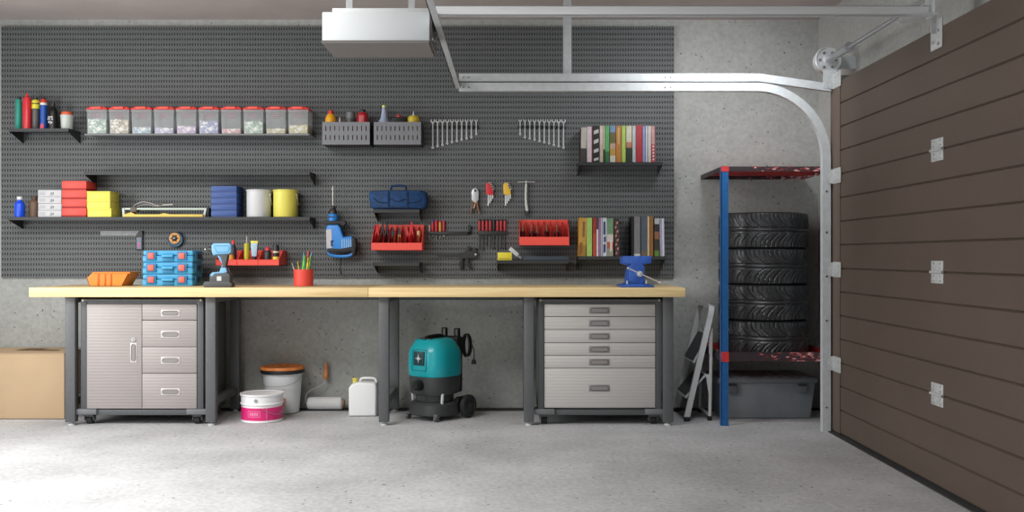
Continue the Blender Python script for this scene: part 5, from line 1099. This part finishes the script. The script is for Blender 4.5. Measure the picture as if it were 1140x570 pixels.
# ================================================================ LEFT: TRY SQUARE and tape
Y=6.772
t=thing('try_square','steel try square with short black stock hung below the long shelf','try square',(X(135,Y),Y,Z(278,Y)))
b=B(); b.prism(out([(112,257),(154,257),(159,259),(155,262.5),(112,262.5)],Y),'y',Y-0.002,Y+0.002); obj('blade',b,mat('blade_steel',(124,126,128),0.45,0.2,noise=0.08,scale=60),t)
b=B(); b.prism(out([(151.5,262.6),(154.5,258),(159,256.8),(159,278.2),(151.5,278.2)],Y),'y',Y-0.008,PF,bev=0.001,seg=1); st=obj('stock',b,C('stock_dark',(48,48,52),0.5),t)
b=B(); b.box(X(152.6,Y),X(157.8,Y),Y-0.009,Y-0.0078,Z(277,Y),Z(264.5,Y)); obj('stock_label',b,C('label_greyblue',(112,122,142)),st)
b=B(); b.prism(out([(153.6,275),(155,270),(156.6,269),(156.2,273.5),(154.4,276)],Y),'y',Y-0.0098,Y-0.0088); obj('stock_mark',b,C('mark_pink',(196,90,150)),st)
Y=6.76
t=thing('grinding_disc','round disc with orange centre and blue rim hung on the pegboard','disc',(X(195,Y),Y,Z(274.5,Y)))
b=B(); xx,zz=X(195.2,Y),Z(266.6,Y); b.lathe(xx,Y-0.006,zz,[(0,0.004),(0.034,0.004),(0.040,0.0),(0.052,0.0),(0.054,0.004),(0.054,0.020),(0,0.0195)],36,ax='y'); obj('rim',b,C('disc_blue',(24,74,104),0.5),t)
xx,zz=X(194.8,Y),Z(265.3,Y)
b=B(); b.lathe(xx,Y-0.010,zz,[(0,0.0),(0.038,0.0),(0.040,0.004),(0.040,0.012),(0,0.012)],36,ax='y'); obj('face',b,C('disc_orange',(220,156,72),0.5),t)
b=B(); b.lathe(xx,Y-0.016,zz,[(0,0),(0.012,0),(0.019,0.004),(0.020,0.008),(0,0.008)],24,ax='y'); 
for i in range(6): b.cyl((xx+0.022*math.cos(i*PI/3),Y-0.013,zz+0.022*math.sin(i*PI/3)),(xx+0.022*math.cos(i*PI/3),Y-0.008,zz+0.022*math.sin(i*PI/3)),0.005,seg=8)
obj('hub',b,C('disc_hub',(44,40,38),0.5),t)
b=B(); b.cyl((xx,Y-0.02,zz),(xx,PF,zz),0.004,seg=8); obj('arbor_pin',b,M_steel,t)
# ================================================================ RED THREE BIN TRAY
x0,x1=-2.016,-1.585; zlb=1.010; zlt=1.051; ztp=1.114; yf=6.56
t=thing('bin_strip','red three compartment bin strip on the pegboard holding tubes and bottles','bin tray',((x0+x1)/2,6.7,zlb))
w=(x1-x0)/3
for i in range(3):
    a,c=x0+w*i+0.001,x0+w*(i+1)-0.001; e=0.003
    b=B(); b.box(a,c,yf,yf+e,zlb,zlt,bev=0.001); b.box(a,c,yf-0.003,yf+e+0.002,zlt-0.006,zlt,bev=0.001); b.box(a,c,yf,PF,zlb,zlb+e); b.box(a,c,PF-e,PF,zlb,ztp)
    b.prism([(yf+e,zlb),(PF-e,zlb),(PF-e,ztp),(6.68,ztp),(yf+e,zlt)],'x',a,a+e); b.prism([(yf+e,zlb),(PF-e,zlb),(PF-e,ztp),(6.68,ztp),(yf+e,zlt)],'x',c-e,c); obj('bin',b,M_red,t,smooth=0)
zt3=zlb+0.0035; G='tubes and bottles in the red bin strip'
lat('spray_bottle','dark bottle with a red cap behind the cordless drill','bottle',259.8,[(0,0),(0.020,0),(0.022,0.01),(0.022,0.10),(0.016,0.13),(0.011,0.142),(0,0.142)],C('bottle_dark',(58,44,60)),[('cap',[(0,0.142),(0.011,0.142),(0.011,0.160),(0.006,0.172),(0,0.173)],C('cap_red3',(216,60,60)))],y=6.68,z=zt3,group=G)
lat('ball_sponge','small round orange jar low in the left compartment of the red strip','jar',256.8,[(0,0),(0.018,0),(0.022,0.02),(0.024,0.05),(0.018,0.068),(0,0.072)],C('orange_jar',(232,160,50)),y=6.61,z=zt3,group=G)
lat('sealant_tube','tall olive yellow tube with thin nozzle in the red strip','tube',274.8,[(0,0),(0.018,0),(0.0185,0.004),(0.0185,0.146),(0.012,0.150),(0,0.150)],C('olive_yellow',(190,180,46),0.4),[('nozzle',[(0,0.150),(0.006,0.150),(0.0045,0.198),(0,0.199)],C('nozzle_grey',(170,170,168)))],y=6.63,z=zt3,group=G)
Y=6.63; x=X(283.3,Y); t=thing('cream_tube','pale blue squeeze tube with a yellow crimp standing cap down','tube',(x,Y,zt3),G)
b=B(); b.prism([(x-0.017,zt3+0.058),(x+0.017,zt3+0.058),(x+0.024,zt3+0.150),(x-0.024,zt3+0.150)],'y',Y-0.013,Y+0.013,bev=0.004); obj('tube_body',b,C('tube_paleblue',(168,196,214),0.4),t)
b=B(); b.box(x-0.025,x+0.025,Y-0.006,Y+0.006,zt3+0.146,zt3+0.166,bev=0.002); obj('crimp',b,C('crimp_yellow',(226,216,80)),t)
b=B(); b.lathe(x,Y,zt3,[(0,0),(0.013,0),(0.015,0.04),(0.015,0.058),(0,0.058)],18); obj('cap',b,C('cap_darkred',(50,30,32)),t)
lat('glue_bottle','black bottle with a red cap and white base in the red strip','bottle',298,[(0,0),(0.024,0),(0.0255,0.004),(0.0255,0.028),(0.0255,0.029),(0.026,0.085),(0.018,0.1),(0,0.1)],[C('base_pale',(230,214,204)),C('bottle_blk',(38,40,42))],[('cap',[(0,0.1),(0.018,0.1),(0.016,0.114),(0.008,0.124),(0,0.126)],C('cap_crimson',(206,48,70)))],y=6.63,z=zt3,group=G,mis=[0,0,0,1,1,1,1])
lat('marker_bottle','black bottle with white and yellow bands, rightmost in the red strip','bottle',307.3,[(0,0),(0.019,0),(0.020,0.004),(0.0205,0.033),(0.022,0.034),(0.022,0.056),(0.021,0.057),(0.021,0.082),(0.0212,0.083),(0.0212,0.094),(0.021,0.095),(0.021,0.125),(0.018,0.137),(0,0.138)],[C('pale_lilac',(176,176,188)),C('band_yellow',(236,214,80)),C('bottle_blk',(38,40,42)),C('band_white',(214,206,180))],y=6.63,z=zt3,group=G,mis=[0,0,0,0,1,1,2,2,3,3,2,2,2])
# ================================================================ ON THE BENCH
zb=ZT+0.0006
# orange bin
t=thing('stacking_bin','empty orange plastic stacking bin at the left end of the worktop','storage bin',(-2.62,6.47,zb))
k=lambda px:X(px,6.38)
b=B(); Mo=C('orange_plastic',(240,134,22),0.4)
xa,xb=k(96.5),k(144.5); z1=zb+0.092; e=0.003; y0_,y1_=6.38,6.56
# shell: front wall, back wall, floor, sloped ends
b.prism([(k(99),zb),(k(136),zb),(k(139),z1-0.004),(k(104),z1-0.004),(k(96),zb+0.05)] if False else [(k(99.5),zb),(k(135.5),zb),(k(144),z1),(k(104),z1),(k(96.5),zb+0.052)],'y',y0_,y0_+e)
b.prism([(k(99.5),zb),(k(135.5),zb),(k(144),z1),(k(104),z1),(k(96.5),zb+0.052)],'y',y1_-e,y1_)
b.box(k(99.5),k(135.5),y0_,y1_,zb,zb+e); b.prism([(k(135),zb),(k(135.5),zb),(k(144),z1),(k(143.3),z1)],'y',y0_,y1_); b.prism([(k(99.5),zb),(k(100),zb),(k(97.2),zb+.052),(k(96.5),zb+.052)],'y',y0_,y1_)
b.box(k(103),k(145),y0_-0.006,y0_+e,z1-0.010,z1,bev=0.001); b.box(k(103),k(145),y1_-e,y1_+0.006,z1-0.010,z1,bev=0.001); b.box(k(143.2),k(145.2),y0_,y1_,z1-0.01,z1)
obj('bin_shell',b,Mo,t,smooth=0)
for px in (109.5,117,123.5):
    b=B(); b.box(k(px)-0.006,k(px)+0.006,y0_-0.004,y0_-0.0001,zb+0.004,z1-0.011,bev=0.001); obj('rib',b,C('orange_dark',(206,98,14),0.45),t)
# blue cases
Mc=C('case_blue',(66,160,206),0.4); Mc2=C('case_blue_dark',(34,120,168),0.45); Mcr=C('latch_salmon',(226,104,92),0.45)
cx0,cx1=-2.452,-2.116; names=['bottom','middle','topmost']
for i in range(3):
    z0=zb+i*0.0788; off=[0,0.002,0.003][i]
    xa,xb=cx0+off,cx1+off
    t=thing('tool_case','light blue plastic tool case with salmon latches, %s of its stack'%names[i],'tool case',((xa+xb)/2,6.49,z0),'blue tool cases stacked on the worktop')
    b=B(); b.box(xa,xb,6.385,6.60,z0,z0+0.042,bev=0.008); b.box(xa+0.003,xb-0.003,6.382,6.60,z0+0.030,z0+0.040,bev=0.003); obj('case_bottom',b,Mc,t)
    b=B(); b.box(xa+0.002,xb-0.002,6.388,6.598,z0+0.0425,z0+0.078,bev=0.010); b.box(xa+0.02,xb-0.02,6.40,6.585,z0+0.070,z0+0.0783,bev=0.002); obj('case_lid',b,Mc,t)
    for px in (168.3,202.5):
        xx=X(px,6.38); b=B(); b.box(xx-0.034,xx+0.034,6.376,6.390,z0+0.012,z0+0.070,bev=0.005); obj('latch_surround',b,Mc2,t)
        b=B(); b.box(xx-0.020,xx+0.020,6.370,6.378,z0+0.022,z0+0.062,bev=0.006); obj('latch',b,Mcr,t)
    b=B(); xh0,xh1=X(180.5,6.38),X(193.5,6.38); b.box(xh0,xh1,6.362,6.378,z0+0.032,z0+0.050,bev=0.005); b.box(xh0,xh0+0.012,6.372,6.39,z0+0.032,z0+0.050); b.box(xh1-0.012,xh1,6.372,6.39,z0+0.032,z0+0.050); obj('handle',b,Mc,t)
    b=B(); b.box(xh0+0.002,xh1-0.002,6.3795,6.386,z0+0.006,z0+0.030,bev=0.001); obj('handle_recess',b,Mc2,t)
    b=B(); b.box(xb-0.002,xb+0.006,6.43,6.56,z0+0.012,z0+0.066,bev=0.003); b.box(xb+0.004,xb+0.0075,6.455,6.53,z0+0.022,z0+0.056,bev=0.001,mi=1); obj('side_clip',b,[Mc2,C('clip_dark',(24,46,60))],t)
# cordless drill
Y=6.13
t=thing('cordless_drill','light blue and grey cordless drill standing upright on its battery','cordless drill',(X(244,Y),Y,zb))
Md=C('cd_blue',(120,178,214),0.35); Mg=C('cd_grey',(72,74,76),0.55)
b=B(); b.prism(out([(228,316),(230,313.5),(257,313.5),(260,316),(260,318.5),(258.5,320),(229.5,320),(228,318.5)],Y)[:],'y',Y-0.038,Y+0.038,bev=0.005); 
lo=min(v.co.z for v in b.bm.verts); bmesh.ops.translate(b.bm,verts=b.bm.verts,vec=(0,0,zb-lo)); bt_=obj('battery',b,Mg,t)
b=B(); b.prism(out([(235,315),(235,306),(239,303.5),(255,303.5),(257.5,306),(257.5,315)],Y),'y',Y-0.034,Y+0.034,bev=0.005); obj('battery_mount',b,Mg,t)
b=B(); b.box(X(243.3,Y),X(248.2,Y),Y-0.0355,Y-0.030,Z(312.5,Y),Z(307.5,Y)); obj('printed_mark',b,C('mark_pale',(200,200,196)),t)
b=B(); b.prism(out([(235.5,306),(238,303.3),(246,302.5),(247.5,298),(253,298),(254.5,303),(250,304),(241,304.5),(238,308)],Y),'y',Y-0.0355,Y+0.035,bev=0.003); obj('foot_trim',b,Md,t)
b=B(); b.prism(out([(245,283),(255,283),(254,289),(252.5,296),(255,304),(245,304),(248,297),(247.5,291)],Y),'y',Y-0.020,Y+0.020,bev=0.007,seg=3); obj('grip',b,Mg,t)
b=B(); b.tube(spline([(X(243.5,Y),Y-0.004,Z(284,Y)),(X(246,Y),Y-0.004,Z(289,Y)),(X(248.3,Y),Y-0.004,Z(293,Y)),(X(248,Y),Y-0.004,Z(299,Y))],5),0.0075,8); obj('trigger_guard',b,Md,t)
b=B(); b.prism(out([(236.5,273),(239,270.8),(256,270.5),(258.8,273),(258.8,280),(256,283.2),(243,283.5),(238.5,284.5),(236.8,280)],Y),'y',Y-0.028,Y+0.028,bev=0.009,seg=3); obj('motor_housing',b,Md,t)
b=B(); b.tube(out([(240,273.8),(255.5,273.8),(257,276),(255,280.8),(243,280.8)],Y) and [(p[0],Y-0.0285,p[1]) for p in out([(240,273.8),(255.5,273.8),(257,276),(255,280.8),(243,280.8)],Y)],0.0016,6,closed=True); obj('housing_seam',b,C('cd_blue_dark',(60,110,160)),t)
b=B(); b.lathe(X(229,Y),Y,Z(277.5,Y),[(0,0.0),(0.004,0.0),(0.005,0.012),(0.014,0.016),(0.018,0.03),(0.021,0.046),(0,0.046)],20,ax='x'); obj('chuck',b,C('cd_chuck',(62,60,58),0.4,metal=0.3),t)
b=B(); b.cyl((X(227.7,Y),Y,Z(277.5,Y)),(X(229.3,Y),Y,Z(277.5,Y)),0.005,seg=10); obj('bit_socket',b,M_steel,t)
# pen cup
Y=6.40; x=X(338,Y)
t=thing('pen_cup','round red cup on the worktop holding pens and markers','cup',(x,Y,zb))
b=B(); b.lathe(x,Y,zb,[(0,0),(0.060,0),(0.0635,0.003),(0.0655,0.110),(0.0625,0.110),(0.060,0.006),(0,0.006)],36); obj('cup_wall',b,M_red,t)
pens=[(-0.045,-0.02,-0.075,0.155,0.0028,(206,196,190),'thin white pencil leaning far left in the red cup'),(-0.03,0.0,-0.04,0.165,0.004,(222,190,60),'mustard yellow pencil in the red cup'),
 (-0.018,-0.02,0.012,0.205,0.0075,(110,200,70),'thick lime green marker in the red cup'),(-0.014,0.01,0.0,0.225,0.006,(90,170,190),'tall blue green pen behind the lime marker'),
 (0.008,-0.02,0.018,0.185,0.0055,(40,130,100),'dark green pen in the middle of the red cup'),(0.012,0.02,0.030,0.235,0.0085,(214,60,52),'thick red marker, tallest in the red cup'),
 (0.022,-0.02,0.036,0.19,0.0055,(226,196,60),'yellow orange pen at the right of the red cup'),(0.03,0.01,0.052,0.225,0.0065,(96,170,206),'sky blue pen at the right edge of the red cup'),(0.002,0.0,0.005,0.198,0.004,(226,222,214),'thin white pen between the green ones in the red cup'),(0.036,-0.012,0.048,0.2,0.0055,(150,196,70),'yellow green pen at the right edge of the red cup')]
for i,(dx,dy,tx,h,r,c,l) in enumerate(pens):
    p0=Vector((x+dx*0.6,Y+dy,zb+0.0075)); p1=Vector((x+tx,Y+dy+0.005,zb+h)); d=(p1-p0)
    tt=thing('pen',l,'pen',tuple(p0),'pens in the red cup')
    b=B(); r*=1.2; b.cyl(p0+d*0.02,p0+d*0.8,r,seg=10); obj('barrel',b,C('pen_%d'%i,c,0.4),tt)
    b=B(); b.cyl(p0+d*0.8,p0+d*0.985,r*1.05,r*0.8,seg=10); obj('cap',b,C('pencap_%d'%i,tuple(int(v*0.8) for v in c),0.4),tt)
# vise
Y=6.30
t=thing('bench_vise','blue cast bench vise with steel screw handle at the right end of the worktop','vise',(X(709,6.2),6.28,zb))
Mv=mat('vise_blue',(50,92,176),0.4,noise=0.06,scale=20)
k2=lambda p:[(X(q[0],6.12),max(Z(q[1],6.12),zb)) for q in p]
b=B(); zbz=zb; b.box(X(690.5,6.12),X(728,6.12),6.10,6.34,zb,zb+0.013,bev=0.003); b.prism(k2([(694,319),(696,316.5),(699,316),(719,316),(722,316.5),(725,319)]),'y',6.11,6.33,bev=0.003); b.lathe(X(708,6.2),6.22,zb+0.026,[(0,0),(0.062,0),(0.060,0.018),(0.05,0.024),(0,0.024)],32); obj('swivel_base',b,Mv,t)
b=B(); b.prism(k2([(700,316),(700.5,298),(703,294),(694,293.2),(693.5,286.5),(695,285),(724.5,285),(726,286.5),(725.5,293.2),(716,294),(718,298),(718,310),(716,316)]),'y',6.13,6.19,bev=0.004); obj('front_jaw',b,Mv,t)
b=B(); b.prism(k2([(699,316),(700,305),(702,296),(694,293.6),(694,286),(725.5,286),(725.5,293.6),(717,296),(720,305),(720,316)]),'y',6.22,6.33,bev=0.005); b.box(X(702,6.15),X(717,6.15),6.17,6.24,zb+0.05,zb+0.11,bev=0.004); obj('rear_jaw',b,Mv,t)
b=B(); b.box(X(694.5,6.15),X(725,6.15),6.191,6.20,zb+0.175,zb+0.197); b.box(X(694.5,6.15),X(725,6.15),6.21,6.219,zb+0.175,zb+0.197); obj('jaw_plate',b,M_steel,t)
b=B(); xx,zz=X(712.3,6.10),Z(304.8,6.10); b.cyl((xx,6.085,zz),(xx,6.132,zz),0.018,seg=20); b.lathe(xx,6.083,zz,[(0,0),(0.012,0),(0.018,0.004),(0.018,0.01),(0,0.01)],20,ax='y'); sc=obj('screw',b,C('screw_pale',(200,202,206),0.35,metal=0.4),t)
b=B(); a=(X(699.3,6.09),6.09,Z(298.6,6.09)); c=(X(734.5,6.09),6.09,Z(314.5,6.09)); b.cyl(a,c,0.0042,seg=10); b.ball(a,0.008,seg=12); b.ball(c,0.007,seg=12); obj('tommy_bar',b,C('bar_pale',(206,200,196),0.35,metal=0.4),t)
for px in (698.5,720):
    b=B(); b.cyl((X(px,6.11),6.122,zb+0.013),(X(px,6.11),6.122,zb+0.042),0.006,seg=10); obj('anchor_bolt',b,M_steel,t)
# ================================================================ CAMERA, LIGHT
sc=bpy.context.scene
cam=bpy.data.cameras.new('camera'); cam.lens=36*F/1140; cam.sensor_width=36; cam.clip_start=0.05
co=bpy.data.objects.new('camera',cam); COL.objects.link(co); co.location=(0,0,CZ); co.rotation_euler=(PI/2,0,0); sc.camera=co
def area(name,loc,size,sy,power,col=(1,1,1),rot=(0,0,0),spread=PI):
    l=bpy.data.lights.new(name,'AREA'); l.shape='RECTANGLE'; l.size=size; l.size_y=sy; l.energy=power; l.color=col; l.spread=spread
    o=bpy.data.objects.new(name,l); COL.objects.link(o); o.location=loc; o.rotation_euler=rot; return o
area('ceiling_lamp_left',(-2.4,3.7,2.70),1.7,1.0,98,(1,0.985,0.965))
area('front_fill_light',(-1.8,0.4,2.70),2.2,1.6,30,(1,0.98,0.95))  # added soft fill high near the camera, no fixture known there
area('left_fill_light',(-4.22,4.2,1.45),1.9,1.7,78,(1,1,1),rot=(PI/2,0,-PI/2))  # added light before the windowless left wall, brightens the left side
area('ceiling_lamp_right',(1.25,5.35,2.68),0.5,0.5,11,(0.95,0.98,1.0),rot=(math.radians(50),0,0),spread=math.radians(110))
w=bpy.data.worlds.new('world'); sc.world=w; w.use_nodes=True; w.node_tree.nodes['Background'].inputs[0].default_value=(0.96,0.98,1.0,1); w.node_tree.nodes['Background'].inputs[1].default_value=1.15
sc.view_settings.view_transform='Standard'; sc.view_settings.look='None'; sc.view_settings.gamma=1; sc.view_settings.use_curve_mapping=False; sc.view_settings.exposure=0.15
